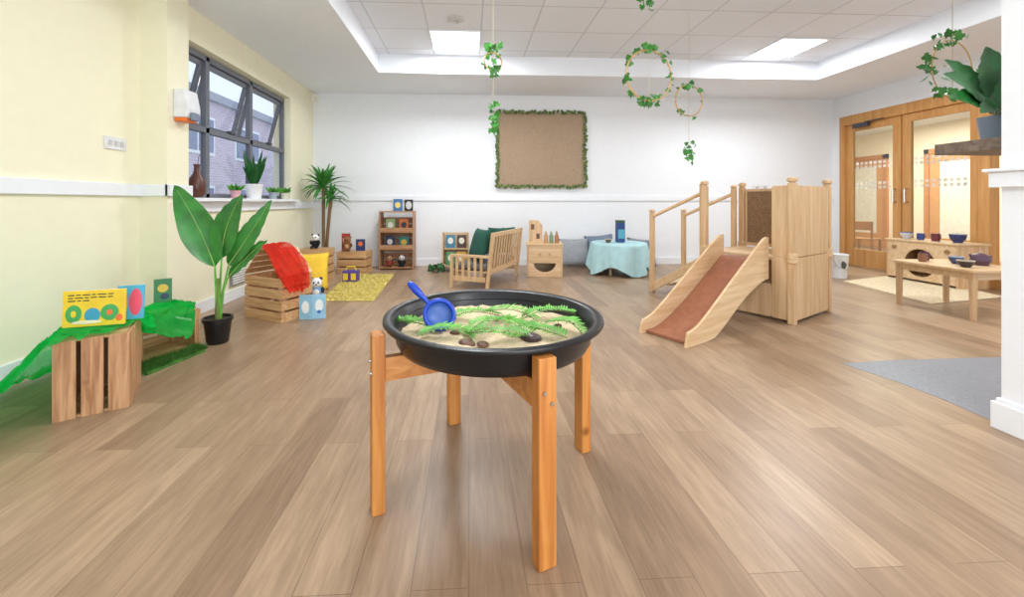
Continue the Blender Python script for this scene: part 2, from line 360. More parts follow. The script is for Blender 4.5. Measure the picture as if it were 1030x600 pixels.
# outside
bm_ = brick_mat('pale_lilac_brick', (192, 176, 192), (206, 190, 204), (220, 214, 228), .3, .1, .012)
ob = thing('building', 'pinkish brick building with white windows seen outside the classroom window', 'building', (-9.5, 6, -1))
MB().box(-3, 0, -9, 24, 0, 5.8).build('wall', bm_, ob)
MB().box(-3.2, .2, -9.2, 24.2, 5.8, 6.1).build('roof_edge', colm((160, 164, 180)), ob)
for yy in (-2, 1.2, 4.4, 7.6, 10.8, 14, 17.2):
    for zz in (1.3, 3.8):
        f = MB().box(0, .06, yy, yy+1.9, zz, zz+1.4).build('window', colm((242, 244, 250)), ob)
        for k in range(2): MB().box(.05, .08, yy+.1+.9*k, yy+.9+.9*k, zz+.1, zz+1.3).build('pane', colm((122, 132, 166), .15), f)
struct(MB().box(-30, XW-.4, -20, 30, -1.2, -1.0).build('ground_outside', colm((170, 176, 160), .9)))

# glazed doors on right wall
def door(name, y0, y1, label, handle_y):
    d = thing(name, label, None, (XR, y0, 0)); d['kind'] = 'structure'; W = y1-y0; s = .12
    MB().box(.03, .08, 0, s, .01, 2.44).box(.03, .08, W-s, W, .01, 2.44).box(.03, .08, s, W-s, 2.44-s, 2.44).box(.03, .08, s, W-s, .01, .3).build('door_leaf', MT['oak'], d, bevel=.004)
    MB().box(.05, .058, s, W-s, .3, 2.44-s).build('glass', MT['glass'], d)
    m = MB()
    for zz in (1.32, 1.39, 1.66, 1.73):
        y = s+.04
        while y < W-s-.04: m.box(.046, .049, y, y+.045, zz, zz+.045); y += .075
    m.build('frosted_squares', MT['frost'], d)
    MB().tube([(.03, handle_y, 1.1), (-.03, handle_y, 1.1), (-.03, handle_y, 1.3), (.03, handle_y, 1.3)], .011).build('handle', MT['chrome'], d, smooth=True)
    return d
door('door_1', 5.88, 6.78, 'oak framed glazed door nearest the far white wall', .07)
door('door_2', 4.90, 5.86, 'oak framed glazed door beside the toy kitchen unit', .88)
MB().box(.0, -.06, .45, .7, 2.36, 2.43).box(-.03, -.05, .2, .5, 2.43, 2.445).build('door_closer', colm((70, 70, 74)), bpy.data.objects['door_1'])
m = MB(); m.box(XR-.02, XR+.12, 3.2, 6.86, 2.44, 2.6); m.box(XR-.02, XR+.12, 6.78, 6.86, 0, 2.44); m.box(XR-.02, XR+.12, 4.78, 4.9, 0, 2.44); m.box(XR-.02, XR+.12, 3.2, 3.3, 0, 2.44)
m.box(XR, XR+.1, 3.3, 4.78, 0, .3); m.box(XR, XR+.1, 3.3, 4.78, 2.3, 2.44); m.box(XR, XR+.1, 4.0, 4.1, .3, 2.3)
struct(m.build('trim_door_frame', MT['oak'], bevel=.004))
# room beyond
warm = plain('warm_cream_paint', (248, 234, 214), .8, var=.01)
sbox('wall_corridor_back', warm, 9.8, 9.95, 2, 12, 0, ZC)
sbox('wall_corridor_end', warm, XR, 9.95, 11.5, 11.65, 0, ZC)
sbox('ceiling_corridor', MT['ceil'], XR+.12, 9.95, 2, 11.65, 2.75, 2.85)
sbox('wall_corridor_side', warm, XR+.121, XR+.2, 7.0, 11.6, 0, ZC)
ob_ = colm((200, 134, 76))
for k, (ya, yb) in enumerate(((7.15, 8.05), (9.0, 9.9))):
    d = thing('door_%d' % (k+3), ['light oak door across the corridor seen through the nearer glazed door', 'light oak door across the corridor seen through the farther glazed door'][k], None, (9.8, ya, 0)); d['kind'] = 'structure'; W = yb-ya
    MB().box(-.06, 0, -.09, 0, 0, 2.22).box(-.06, 0, W, W+.09, 0, 2.22).box(-.06, 0, -.09, W+.09, 2.12, 2.22).build('frame', ob_, d)
    MB().box(-.03, 0, 0, .17, .01, 2.12).box(-.03, 0, W-.17, W, .01, 2.12).box(-.03, 0, .17, W-.17, .01, .35).box(-.03, 0, .17, W-.17, 1.95, 2.12).build('door_leaf', colm((212, 154, 96)), d)
    MB().box(-.015, -.005, .17, W-.17, .35, 1.95).build('glass', colm((242, 236, 228), .1), d)
t = thing('chair', 'small wooden chair seen through the glazed door beyond', 'chair', (7.75, 7.35, 0), .4)
MB().box(0, .36, 0, .36, .36, .385).build('seat', colm((176, 124, 76)), t, bevel=.006)
MB().box(0, .025, 0, .36, .55, .72).build('backrest', colm((176, 124, 76)), t, bevel=.006)
for x in (0, .33):
    for y in (0, .33): MB().box(x, x+.03, y, y+.03, 0, .72 if x == 0 else .36).build('leg', colm((176, 124, 76)), t)
lc = bpy.data.lights.new('corridor_light', 'AREA'); lc.energy = 145; lc.size = 1.5; lc.color = (1, .86, .70)
o = bpy.data.objects.new('corridor_light', lc); COL.objects.link(o); o.location = (8.2, 7.5, 2.7)

# ceiling lights
def panel(x, y, label, e=40):
    t = thing('ceiling_light', label, 'ceiling light', (x, y, ZT))
    MB().box(.02, .63, .02, .63, -.012, -.004).build('diffuser', MT['light'], t)
    MB().box(0, .65, 0, .022, -.018, 0).box(0, .65, .628, .65, -.018, 0).box(0, .022, .022, .628, -.018, 0).box(.628, .65, .022, .628, -.018, 0).build('frame', MT['trim'], t)
    l = bpy.data.lights.new('panel_lamp', 'AREA'); l.energy = e; l.size = .6; l.color = (.93, .965, 1)
    o = bpy.data.objects.new('panel_lamp', l); COL.objects.link(o); o.location = (x+.325, y+.325, ZT-.03)
panel(-.5, 5.0, 'square lit ceiling panel left of the hanging ivy strings', 44)
panel(4.05, 5.0, 'square lit ceiling panel at the right toward the oak doors', 44)
panel(-.5, 2.4, 'added out-of-view fill light panel above the left of the black tray table', 33)  # this and the next two panels are unseen, added for general illumination
panel(4.05, 2.4, 'added out-of-view fill light panel above the slide tower', 42)  # unseen panel, added to light the right side
panel(1.45, -.2, 'added out-of-view fill light panel nearest the front edge of the room', 22)  # unseen panel, added to light the front of the room
sd = thing('smoke_detector', 'round white smoke detector on the ceiling tiles', 'smoke detector', (-.15, 4.7, ZT))
MB().lathe([(.0, -.035), (.06, -.035), (.085, -.02), (.085, -.012), (.1, -.012), (.1, 0)], n=28).build('housing', colm((205, 205, 203)), sd, smooth=True)
MB().lathe([(0, -.042), (.03, -.042), (.035, -.034)], n=20).build('sensor_cap', colm((170, 170, 170)), sd, smooth=True)
for (x, y, z, e, s, rx, rz) in ((.4, -1.2, 2.3, 24, 2.0, 75, -8), (1.7, -1.3, .5, 95, 2.4, 122, 0)):   # fill lamps added behind the camera to brighten room and ceiling
    l = bpy.data.lights.new('fill_lamp', 'AREA'); l.energy = e; l.size = s; l.color = (.94, .97, 1)
    o = bpy.data.objects.new('fill_lamp', l); COL.objects.link(o); o.location = (x, y, z); o.rotation_euler = (R(rx), 0, R(rz))

# small wall fittings
p = AX(104, 135, XL); q = AX(125, 152, XL)
s_ = thing('wall_switch', 'white triple switch plate on the cream wall at left', 'switch', (XL, p.y, q.z))
MB().box(0, .014, 0, .19, 0, .1).build('plate', colm((226, 226, 226)), s_, bevel=.003)
for k in range(3): MB().box(.014, .021, .03+.05*k, .06+.05*k, .03, .07).build('rocker', colm((198, 198, 198)), s_)
p = AY(757, 184, YF)
s_ = thing('wall_socket', 'white double socket on the far white wall above the rail behind the slide tower', 'socket', (p.x, YF, 1.3))
MB().box(0, .3, -.012, 0, 0, .1).build('plate', colm((222, 222, 222)), s_, bevel=.003)
for x in (.05, .2): MB().box(x, x+.05, -.016, -.012, .02, .08).build('outlet', colm((186, 186, 186)), s_)
d = thing('towel_dispenser', 'white wall dispenser with orange base on the cream pier by the window', 'dispenser', (XP, 3.64, 1.8))
MB().prism([(0, 0, .04), (.11, 0, .04), (.13, 0, .12), (.10, 0, .29), (0, 0, .29)], (0, .17, 0)).build('case', colm((232, 234, 238), .3), d, bevel=.012)
MB().box(0.005, .10, .01, .16, 0.01, .04).build('base', MT['orange'], d, bevel=.008)
MB().box(.12, .145, .04, .13, .02, .09).build('lever', colm((120, 130, 150), .3), d, bevel=.006)
s_ = thing('motion_sensor', 'small white motion sensor high in the far left corner', 'sensor', (XW+.05, YF-.05, 2.80))
MB().prism([(-.05, .05, 0), (.05, .05, 0), (-.05, -.05, 0)], (0, 0, .12)).build('case', colm((240, 236, 220)), s_, bevel=.008)
MB().ell((.01, -.01, .05), (.025, .025, .03)).build('lens', colm((225, 225, 215)), s_, smooth=True)
v = thing('wall_vent', 'white slotted vent grille low on the wall under the window', 'vent', (XW, 4.6, .16))
MB().box(.018, .026, 0, .3, 0, .24).build('backing', colm((150, 150, 150)), v)
m = MB(); [m.box(.026, .034, .02, .28, .02+k*.028, .036+k*.028) for k in range(8)]; m.build('louvres', colm((236, 236, 232)), v)

# hessian board
a = AY(500, 188, YF-.02); b = AY(588, 114, YF-.02)
bd = thing('display_board', 'hessian covered display board with a leafy ivy border on the far wall', 'board', (a.x, YF-.004, a.z)); W = b.x-a.x; H = b.z-a.z
MB().box(0, W, -.03, 0, 0, H).build('hessian_panel', MT['hessian'], bd)
m = MB(); n = 46
for k in range(n):
    for (x, z) in ((W*k/n, 0), (W*k/n, H), (0, H*k/n), (W, H*k/n)): m.ivy((x+random.uniform(-.02, .02), -.05+random.uniform(-.01, .01), z+random.uniform(-.02, .02)), .06, True)
m.build('ivy_border', plain('olive_ivy', (92, 112, 56), .6, var=.4, scale=14), bd)

# ================= TRAY TABLE =================
TC = Vector((.076, 1.61, 0)); ANG = [R(-69), R(20.5), R(110.5), R(200.5)]; RAD = [.424, .458, .434, .430]; TX, TY, TZ = TC.x+.020, TC.y+.006, .547
t = thing('tray_stand', 'orange pine four-legged stand holding the round black tray', 'table stand', TC)
for i, a in enumerate(ANG):
    rot = Matrix.Rotation(a, 3, 'Z'); c = rot@Vector((RAD[i], 0, 0))
    lg = MB().obox((c.x, c.y, .3165), (.046, .062, .633), rot).build('leg', MT['pine'], t, bevel=.004)
    if i in (0, 3):
        for (dy, zz) in ((-.014, .53), (.012, .495)):
            p = rot@Vector((RAD[i]+.022, dy, zz)); q = rot@Vector((RAD[i]+.028, dy, zz))
            MB().cyl(p, q, .007, .006, 12).build('bolt', MT['chrome'], lg, smooth=True)
for k in range(2):
    rot = Matrix.Rotation(ANG[k], 3, 'Z'); a_, b_ = RAD[k]-.023, RAD[k+2]-.023
    m = MB(); m.obox(rot@Vector(((a_-b_)/2, 0, .502)), (a_+b_, .034, .085), rot); m.build('cross_rail', MT['pinex'], t, bevel=.003)
tr = thing('round_tray', 'large round black plastic mixing tray on the pine stand', 'tray', (TX, TY, TZ))
MB().lathe([(0, 0), (.34, 0), (.370, .008), (.382, .03), (.396, .092), (.426, .094), (.43, .100), (.428, .110), (.418, .114), (.404, .112), (.390, .102), (.374, .035), (.358, .014), (.33, .01), (0, .01)], n=80).build('tray_body', MT['black'], tr, smooth=True, ang=50)
MB().lathe([(.3855, .084), (.3795, .074), (.384, .068), (.39, .078)], n=80, ring=True).build('inner_ridge', MT['black'], tr, smooth=True)
def sandh(x, y): return .050+.022*noise.noise(Vector((x*7, y*7, 3)))+.009*noise.noise(Vector((x*25, y*25, 1)))
vs = []; fs = []; nr, na = 26, 80
for i in range(nr+1):
    for k in range(na):
        r = .372*i/nr; a = 2*PI*k/na; x, y = r*math.cos(a), r*math.sin(a)
        vs.append((x, y, max(sandh(x, y)-.010*(i/nr)**4, .030)))
for i in range(nr):
    for k in range(na): fs.append((i*na+k, i*na+(k+1) % na, (i+1)*na+(k+1) % na, (i+1)*na+k))
sm = MB().add(vs, fs); bmesh.ops.remove_doubles(sm.bm, verts=sm.bm.verts, dist=1e-5)
tag(sm.build('sand', MT['sand'], loc=(TX, TY, TZ), smooth=True, ang=180), 'cream sand filling the round black tray', 'sand', kind='stuff')
def sandz(x, y): return TZ+sandh(x-TX, y-TY)
def fern(px, py, ang, L, label, mt='leafy'):
    p = F(px, py, .60); p.z = sandz(p.x, p.y)+.012; tt = thing('fern_sprig', label, 'fern sprig', p, ang, 'fern sprigs in the tray')
    pts = [(-L/2+L*k/8, .03*math.sin(k/8*PI), .020*math.sin(k/8*PI)+.002) for k in range(9)]
    MB().tube(pts, .0018, 6).build('stem', MT['stem'], tt)
    m = MB()
    for k in range(24):
        f = (k+1)/25; s = -L/2+L*f; z = .020*math.sin(f*PI)+.004; y0 = .03*math.sin(f*PI); w = .050*(1-f**1.6)+.008
        for sg in (-1, 1): m.leaf((s, y0, z), (s+.012, y0+sg*w*.5, z+.012), (s+.022, y0+sg*w, z+random.uniform(0, .018)), .0095, (0, -.3, 1), n=4)
    m.build('fronds', MT[mt], tt)
ferns = [(418, 328, 2.7, .20, 'fern sprig nearest the blue scoop at the tray left'), (474, 321, .3, .26, 'fern sprig lying back left of centre in the tray'), (512, 322, -.6, .26, 'fern sprig across the middle back of the tray'),
    (552, 322, .3, .26, 'fern sprig curving along the right back of the sand'), (502, 343, 2.9, .24, 'fern sprig in front of the tray centre'), (566, 334, -1.0, .20, 'fern sprig at the far right of the sand'),
    (446, 341, -.3, .22, 'fern sprig left front beside the dark stones'), (522, 333, 1.9, .22, 'short upright fern sprig between the stones'), (490, 331, .9, .24, 'fern sprig crossing the middle of the sand'),
    (545, 335, 2.4, .22, 'fern sprig just behind the largest dark stone')]
for f_ in ferns: fern(*f_)
stone_m = plain('brown_stone', (112, 82, 66), .5, var=.3, scale=30)
for i, (px, py, r, lb) in enumerate(((470, 345, .030, 'flat brown stone at the front left of the sand'), (486, 347, .026, 'small brown stone right beside the flat left stone'), (534, 342, .044, 'largest dark stone at the front right of the tray'), (458, 332, .022, 'small stone just right of the blue scoop'), (560, 328, .024, 'small stone near the right rim'))):
    p = F(px, py, .605); p.z = sandz(p.x, p.y)+.004; m = MB().ell((0, 0, 0), (r, r*.8, r*.42), Euler((.1, .15, i)).to_matrix(), 16)
    for v_ in m.bm.verts: v_.co *= 1+.12*noise.noise(v_.co*40+Vector((i, 0, 0)))
    tag(m.build('stone', stone_m if i != 2 else colm((70, 56, 54), .4), loc=p, smooth=True, ang=180), lb, 'stone', 'stones in the tray')
# blue scoop
p = F(442, 316, .655); mg = thing('scoop', 'big blue plastic round scoop with a handle leaning in the tray sand', 'scoop', p)
hd = Vector((-.64, .22, .60)).normalized(); nrm = Vector((-.0, -.66, .66)); nrm = (nrm-hd*nrm.dot(hd)).normalized(); sd_ = hd.cross(nrm)
ring = [(hd*math.cos(a)+sd_*math.sin(a))*.058 for a in [2*PI*k/40 for k in range(40)]]
MB().tube(ring, .009, 10, True).build('rim', MT['blue'], mg, smooth=True)
vs = []; fs = []; nn_ = 36
for i in range(9):
    a = PI/2*i/8; rr = .056*math.cos(a)**.7 if i < 8 else 0.0001
    vs += [(hd*math.cos(2*PI*k/nn_)+sd_*math.sin(2*PI*k/nn_))*rr-nrm*.030*math.sin(a) for k in range(nn_)]
for i in range(8): fs += [(i*nn_+k, i*nn_+(k+1) % nn_, (i+1)*nn_+(k+1) % nn_, (i+1)*nn_+k) for k in range(nn_)]
MB().add(vs, fs).build('bowl', MT['blue2'], mg, smooth=True, ang=180)
MB().tube([hd*.062, hd*.08, hd*.1, hd*.13, hd*.165, hd*.18], .011, 12, rf=lambda t: [.8, .75, 1.1, 1.4, 1.35, .7][min(5, int(t*5+.5))]).build('handle', MT['blue'], mg, smooth=True)

# ================= CRATES =================
def crate(label, loc, rz, W, D, H, open_side='top', mats=('crate', 'cratex'), vertical=False, nsl=3, name='wooden_crate', group=None, vg=.008):
    t = thing(name, label, 'crate', loc, rz, group); th = .013; mv = MT[mats[0]]; mh = MT[mats[1]]
    def slats_h(name, axis, pos, a0, a1):
        m = MB(); g = .02; sh = (H-g*(nsl-1))/nsl
        for k in range(nsl):
            z0 = k*(sh+g)
            if axis == 'y': m.box(a0, a1, pos, pos+th, z0, z0+sh)
            else: m.box(pos, pos+th, a0, a1, z0, z0+sh)
        m.build(name, mh, t, bevel=.002)
    def slats_v(name, axis, pos, a0, a1):
        m = MB(); g = vg; n = nsl; sw = (a1-a0-g*(n-1))/n
        for k in range(n):
            b0 = a0+k*(sw+g); dz = random.uniform(-.003, .003)
            if axis == 'y': m.box(b0, b0+sw, pos+dz, pos+th+dz, 0, H+dz)
            else: m.box(pos+dz, pos+th+dz, b0, b0+sw, 0, H+dz)
        m.build(name, mv, t, bevel=.002)
    fn = slats_v if vertical else slats_h
    if open_side != 'front': fn('front_panel', 'y', 0, 0, W)
    fn('back_panel', 'y', D-th, 0, W)
    fn('side_panel', 'x', 0, th+.001, D-th-.001); fn('side_panel', 'x', W-th, th+.001, D-th-.001)
    m = MB(); n = 4; g = .012; sw = (D-2*th-.004-g*(n-1))/n
    for k in range(n): m.box(th+.001, W-th-.001, th+.002+k*(sw+g), th+.002+k*(sw+g)+sw, .0, .012)
    m.build('bottom_slats', mh, t)
    if open_side != 'top':
        m = MB()
        for k in range(n): m.box(th+.001, W-th-.001, th+.002+k*(sw+g), th+.002+k*(sw+g)+sw, H-.012, H)
        m.build('top_slats', mh, t)
    for (x, y) in ((th, th), (W-th-.03, th), (th, D-th-.03), (W-th-.03, D-th-.03)):
        MB().box(x+.001, x+.03, y+.001, y+.03, .013, H-.013).build('corner_post', mv, t)
    return t
PA1 = F(52, 426); angA = math.atan2(.15, .25)
crate('rough wooden crate standing on end nearest the camera under the green fabric', (PA1.x, PA1.y, 0), angA, .29, .40, .40, 'none', vertical=True, vg=.018)
PB1 = Vector((-2.20, 2.79, 0)); angB = math.atan2(.915, .404)
crate('low wooden crate with open front behind the turf strip, under green fabric', PB1, angB, .42, .33, .29, 'front', nsl=3)
# turf
tfm = Matrix.Rotation(angB, 3, 'Z')
TU = [tfm@Vector((x, y, 0)) for x, y in ((-.05, -.2), (.36, -.13), (.40, -.01), (-.05, -.01))]
tt = thing('turf_strip', 'strip of artificial green turf on the floor before the low crate', 'artificial turf', PB1)
MB().prism(TU, (0, 0, .02)).build('turf_backing', MT['turf'], tt)
m = MB()
for k in range(2800):
    xx = random.uniform(-.05, .38); p = tfm@Vector((xx, random.uniform(-.185+.13*max(0, xx)*1.2, -.012), .018)); a = random.uniform(0, 6.28); l = random.uniform(.02, .045)
    d = Vector((math.cos(a), math.sin(a), 0)); e = Vector((-d.y, d.x, 0))
    m.add([p-e*.002, p+e*.002, p+d*l*.4+Vector((0, 0, l))], [(0, 1, 2)])
tag(m.build('turf_blades', MT['turf'], tt), None, None, kind='stuff')
# green fabric draped over the crates
def inrect(p, o, ang, W, D):
    q = Matrix.Rotation(-ang, 3, 'Z')@(Vector((p.x, p.y, 0))-Vector((o.x, o.y, 0)))
    dx = max(0-q.x, 0, q.x-W); dy = max(0-q.y, 0, q.y-D); return math.hypot(dx, dy)
def lerp_poly(P, s):
    s *= len(P)-1; i = min(int(s), len(P)-2); f = s-i; return P[i]*(1-f)+P[i+1]*f
WL = [Vector(p) for p in ((-2.56, 1.70), (-2.70, 1.95), (-2.72, 2.2), (-2.72, 2.45), (-2.72, 2.75), (-2.70, 3.0), (-2.62, 3.25), (-2.42, 3.42))]
FR = [Vector(p) for p in ((-2.14, 1.80), (-2.14, 1.95), (-2.02, 2.11), (-1.88, 2.22), (-1.90, 2.52), (-2.05, 2.74), (-1.98, 3.00), (-2.13, 3.27))]
n1, n2 = 220, 120; vs = []
for i in range(n1+1):
    for j in range(n2+1):
        s, u = i/n1, j/n2; p2 = lerp_poly(WL, s)*(1-u)+lerp_poly(FR, s)*u
        p2 = p2+Vector((noise.noise(Vector((s*22, u*3, 0))), noise.noise(Vector((s*22, u*3, 9)))))*.05*(1 if u < .1 or u > .9 or s < .1 else .3)
        p = Vector((p2.x, p2.y, 0)); da = inrect(p, PA1, angA, .29, .40); db = inrect(p, PB1, angB, .42, .33)
        za = .415-max(0, da-.015)*1.25; zb = .305-max(0, db-.015)*1.5
        k_ = 20.0; z = math.log(math.exp(k_*za)+math.exp(k_*zb)+math.exp(k_*.012))/k_      # smooth union: cloth bridges the gaps
        q = Vector((s*22+1.8*noise.noise(Vector((s*6, u*2.5, 2))), u*2.4, 0)); q2 = Vector((p.x*20, p.y*20, z*8))
        fold = (1-min(1, abs(noise.noise(q))*2.2))**1.2
        wr = .030*fold*(1.1 if z < .38 else .6)+.006*abs(noise.noise(q2))
        vs.append((max(p.x, XL+.03), p.y, z+max(0, wr)-.004))
fs = [(i*(n2+1)+j, i*(n2+1)+j+1, (i+1)*(n2+1)+j+1, (i+1)*(n2+1)+j) for i in range(n1) for j in range(n2)]
tag(MB().add(vs, fs).build('draped_fabric', MT['tulle'], smooth=True, ang=180), 'sheer bright green fabric draped over the two left crates to the floor', 'fabric')

def book(label, loc, rz, W, H, c, T=.018, lean=0.0, art=(), opened=0, group=None, name='book', lines=()):
    t = thing(name, label, 'book', loc, rz, group)
    rot = Euler((-lean, 0, 0)).to_matrix()
    def face(sg):
        rr = Matrix.Rotation(sg*opened, 3, 'Z')@rot if opened else rot
        s2 = 1 if not opened else sg
        m = MB(); m.obox(rr@Vector((s2*W/2 if opened else 0, 0, H/2)), (W, T if not opened else .008, H), rr)
        m.build('cover', colm(c, .4), t, bevel=.0015)
        m = MB(); m.obox(rr@Vector((s2*(W/2) if opened else .003, (0.009 if opened else 0), H/2)), (W-.01, (.008 if opened else T*.7), H-.0+.001 if not opened else H-.01), rr); m.build('pages', MT['paper'], t)
    if opened:
        for sg in (-1, 1): face(sg)
    else: face(1)
    def pos(ax, az, off):
        if opened:
            sg = -1 if ax < 0 else 1; return Matrix.Rotation(sg*opened, 3, 'Z')@rot, Vector((ax*W, -.0055-off, az*H))
        return rot, Vector((ax*W, -T/2-off, az*H))
    for i, (ax, az, aw, ah, ac) in enumerate(art):
        rr, c_ = pos(ax, az, .0006+.0003*i)
        MB().ell(rr@c_, (aw*W/2, .0012, ah*H/2), rr, 16).build('cover_art', colm(ac, .4), t)
    for (ax, az, aw, ah, ac) in lines:
        rr, c_ = pos(ax, az, .0008)
        MB().obox(rr@c_, (aw*W, .001, ah*H), rr).build('printed_line', colm(ac, .4), t)
    return t
ZA = .434
G1, G2, Bk = (70, 170, 90), (60, 160, 190), (70, 84, 50)
art = [(-.32, .36, .26, .5, G1), (-.32, .36, .12, .25, (240, 206, 50)), (-.02, .3, .26, .42, G2), (.26, .36, .3, .46, G1), (.26, .36, .14, .22, (236, 120, 60)), (.42, .2, .12, .2, (236, 120, 60)), (-.1, .12, .5, .1, (244, 236, 200))]
lines = []
for (zz, ws) in ((.88, (.1, .07, .12, .06, .14, .09)), (.8, (.08, .13, .06, .1, .12, .08)), (.72, (.12, .06, .1))):
    x = -.42
    for w_ in ws: lines.append((x+w_/2, zz, w_, .032, Bk)); x += w_+.03
book('yellow picture book with green and blue swirls standing on the near crate', (PA1.x+.05, PA1.y+.17, ZA), R(14), .27, .19, (242, 208, 50), art=art, lines=lines, lean=.08)
book('pink and blue board book behind the right end of the yellow book', (PA1.x+.14, PA1.y+.29, ZA), R(20), .12, .19, (80, 180, 214), art=[(.2, .5, .5, .8, (236, 90, 120)), (-.25, .5, .3, .8, (240, 150, 50))], lean=.1)
p = F(172, 303, .33)
book('small green and dark board book standing on the low crate by the banana plant', (p.x-.06, p.y, .325), R(35), .11, .18, (44, 130, 76), art=[(0, .6, .6, .35, (235, 200, 70)), (.1, .25, .5, .25, (30, 60, 90))], lean=.1)

# ================= BANANA PLANT =================
pb = F(219, 344)
t = thing('potted_banana_plant', 'tall broad-leaved plant in a black pot before the window wall', 'plant', (pb.x, pb.y, 0))
MB().lathe([(0, 0), (.07, 0), (.075, .005), (.095, .17), (.104, .17), (.106, .2), (.094, .2), (.088, .175), (0, .165)], n=36).build('pot', MT['blackpot'], t, smooth=True)
MB().lathe([(0, .185), (.09, .18)], n=24).build('soil', MT['soil'], t)
LV = [((-.01, -.02, .60), (-.08, -.06, .90), (-.30, -.04, 1.23), .25), ((.03, 0, .66), (.06, -.04, .92), (.20, -.02, 1.16), .19), ((.07, .02, .60), (.22, 0, .80), (.39, .05, 1.12), .15), ((.06, .03, .50), (.24, .04, .72), (.38, .0, .80), .09)]
banana = plain('banana_leaf_green', (50, 124, 46), .22, var=.3, scale=7); rib = colm((150, 190, 96), .4)
for (b, c, e, w_) in LV:
    m = MB().leaf(b, c, e, w_, (.25, -1, .25), n=24, fold=.16)
    for v_ in m.bm.verts: v_.co.z += .006*math.sin(v_.co.x*60+v_.co.z*50)
    lf = m.build('leaf', banana, t, smooth=True, ang=180)
    B_, C_, E_ = Vector(b), Vector(c), Vector(e); off = Vector((.0, -.004, .0))
    MB().tube([B_*(1-q)**2+C_*2*q*(1-q)+E_*q*q+off for q in [k/12*.95 for k in range(13)]], .0045, 6, rf=lambda q: 1-.75*q).build('midrib', rib, lf, smooth=True)
    MB().tube([(b[0]*.2, b[1]*.2, .17), (b[0]*.5, b[1]*.5, .40), b], .010, 8, rf=lambda t: 1.2-.6*t).build('stalk', MT['leafy'], t, smooth=True)
MB().tube([(0, 0, .17), (.0, 0, .32), (0, 0, .5)], .022, 12, rf=lambda t: 1-.4*t).build('trunk', MT['stem'], t, smooth=True)

# ================= HOUSE CRATE + soft toys =================
PC = F(283, 325); PD = F(246, 318); angC = math.atan2(PC.y-PD.y, PC.x-PD.x)
WC = (Vector((PC.x, PC.y, 0))-Vector((PD.x, PD.y, 0))).length
crate('slatted wooden crate below the red scarf, beside the banana plant', (PD.x, PD.y, 0), angC, WC, .34, .40, 'top', nsl=4)
hc = thing('slatted_roof', 'slanted slatted wooden roof panels resting on the scarf crate', 'crate lid', (PD.x, PD.y, .402), angC)
for nm, sx in (('left_slope', 1), ('right_slope', -1)):
    m = MB()
    for k in range(4):
        f0 = (k+.41)/4; x = .22*f0 if sx > 0 else WC-.22*f0
        m.beam((x, 0, .25*f0+.01), (x, .34, .25*f0+.01), .068, .012, up=Vector((-.25*sx, 0, .22)))
    m.build(nm, MT['cratex'], hc)
# red scarf: loose folds lying across the roof and trailing over the crate corner
vs = []; n1, n2 = 90, 70; R3 = Matrix.Rotation(angC, 3, 'Z')
prof = [(.16, .22), (.22, .275), (.27, .275), (.33, .22), (.41, .13), (.48, .045), (.53, -.02), (.55, -.09), (.57, -.15)]
for i in range(n1+1):
    s = i/n1*(len(prof)-1); k = min(int(s), len(prof)-2); f = s-k; x = prof[k][0]*(1-f)+prof[k+1][0]*f; z = prof[k][1]*(1-f)+prof[k+1][1]*f
    for j in range(n2+1):
        u = j/n2; g = i/n1; wd_ = .28+.12*math.sin(g*PI)-.08*g; y = -.03-.03*math.sin(g*PI)+wd_*u+.04*g*g
        q = Vector((g*1.8+u*1.0, u*5.0-g*.8, 1)); cr_ = .032*(1-min(1, abs(noise.noise(q))*2.2))+.006*abs(noise.noise(q*3.3))
        edge = .05*noise.noise(Vector((u*6, 3, 1)))*g
        q = R3@Vector((x+cr_*.8+.012+edge*.4, y+.04*noise.noise(q*1.5), 0)); vs.append((PD.x+q.x, PD.y+q.y, .402+z+cr_*.7+.010+edge))
tag(MB().add(vs, [(i*(n2+1)+j, i*(n2+1)+j+1, (i+1)*(n2+1)+j+1, (i+1)*(n2+1)+j) for i in range(n1) for j in range(n2)]).build('scarf', MT['red'], smooth=True, ang=180), 'sheer red scarf hanging over the slatted crate roof', 'scarf')

def cushion(label, c, w, h, th, rot, mat, group=None, name='cushion', cat='cushion'):
    rot = rot if isinstance(rot, Matrix) else Euler(rot).to_matrix(); N = 14
    m = MB(); vs = []
    for sg in (1, -1):
        for i in range(N+1):
            for j in range(N+1):
                u, v = 2*i/N-1, 2*j/N-1
                z = sg*th/2*((1-abs(u)**3.0)*(1-abs(v)**3.0))**.5
                k = 1-.07*(1-abs(u)**2)*abs(v)**6; k2 = 1-.07*(1-abs(v)**2)*abs(u)**6
                vs.append(rot@Vector((u*w/2*k2, v*h/2*k, z)))
    fs = []; K = (N+1)**2
    for o_ in (0, K):
        for i in range(N):
            for j in range(N): fs.append((o_+i*(N+1)+j, o_+i*(N+1)+j+1, o_+(i+1)*(N+1)+j+1, o_+(i+1)*(N+1)+j))
    m.add(vs, fs); bmesh.ops.remove_doubles(m.bm, verts=m.bm.verts, dist=1e-5)
    return tag(m.build(name, mat, loc=c, smooth=True, ang=180), label, cat, group)
p = F(308, 300); cushion('yellow cushion leaning behind the red scarf', (p.x-.05, p.y+.18, .27), .46, .46, .16, (R(72), 0, R(15)), MT['yellow'])

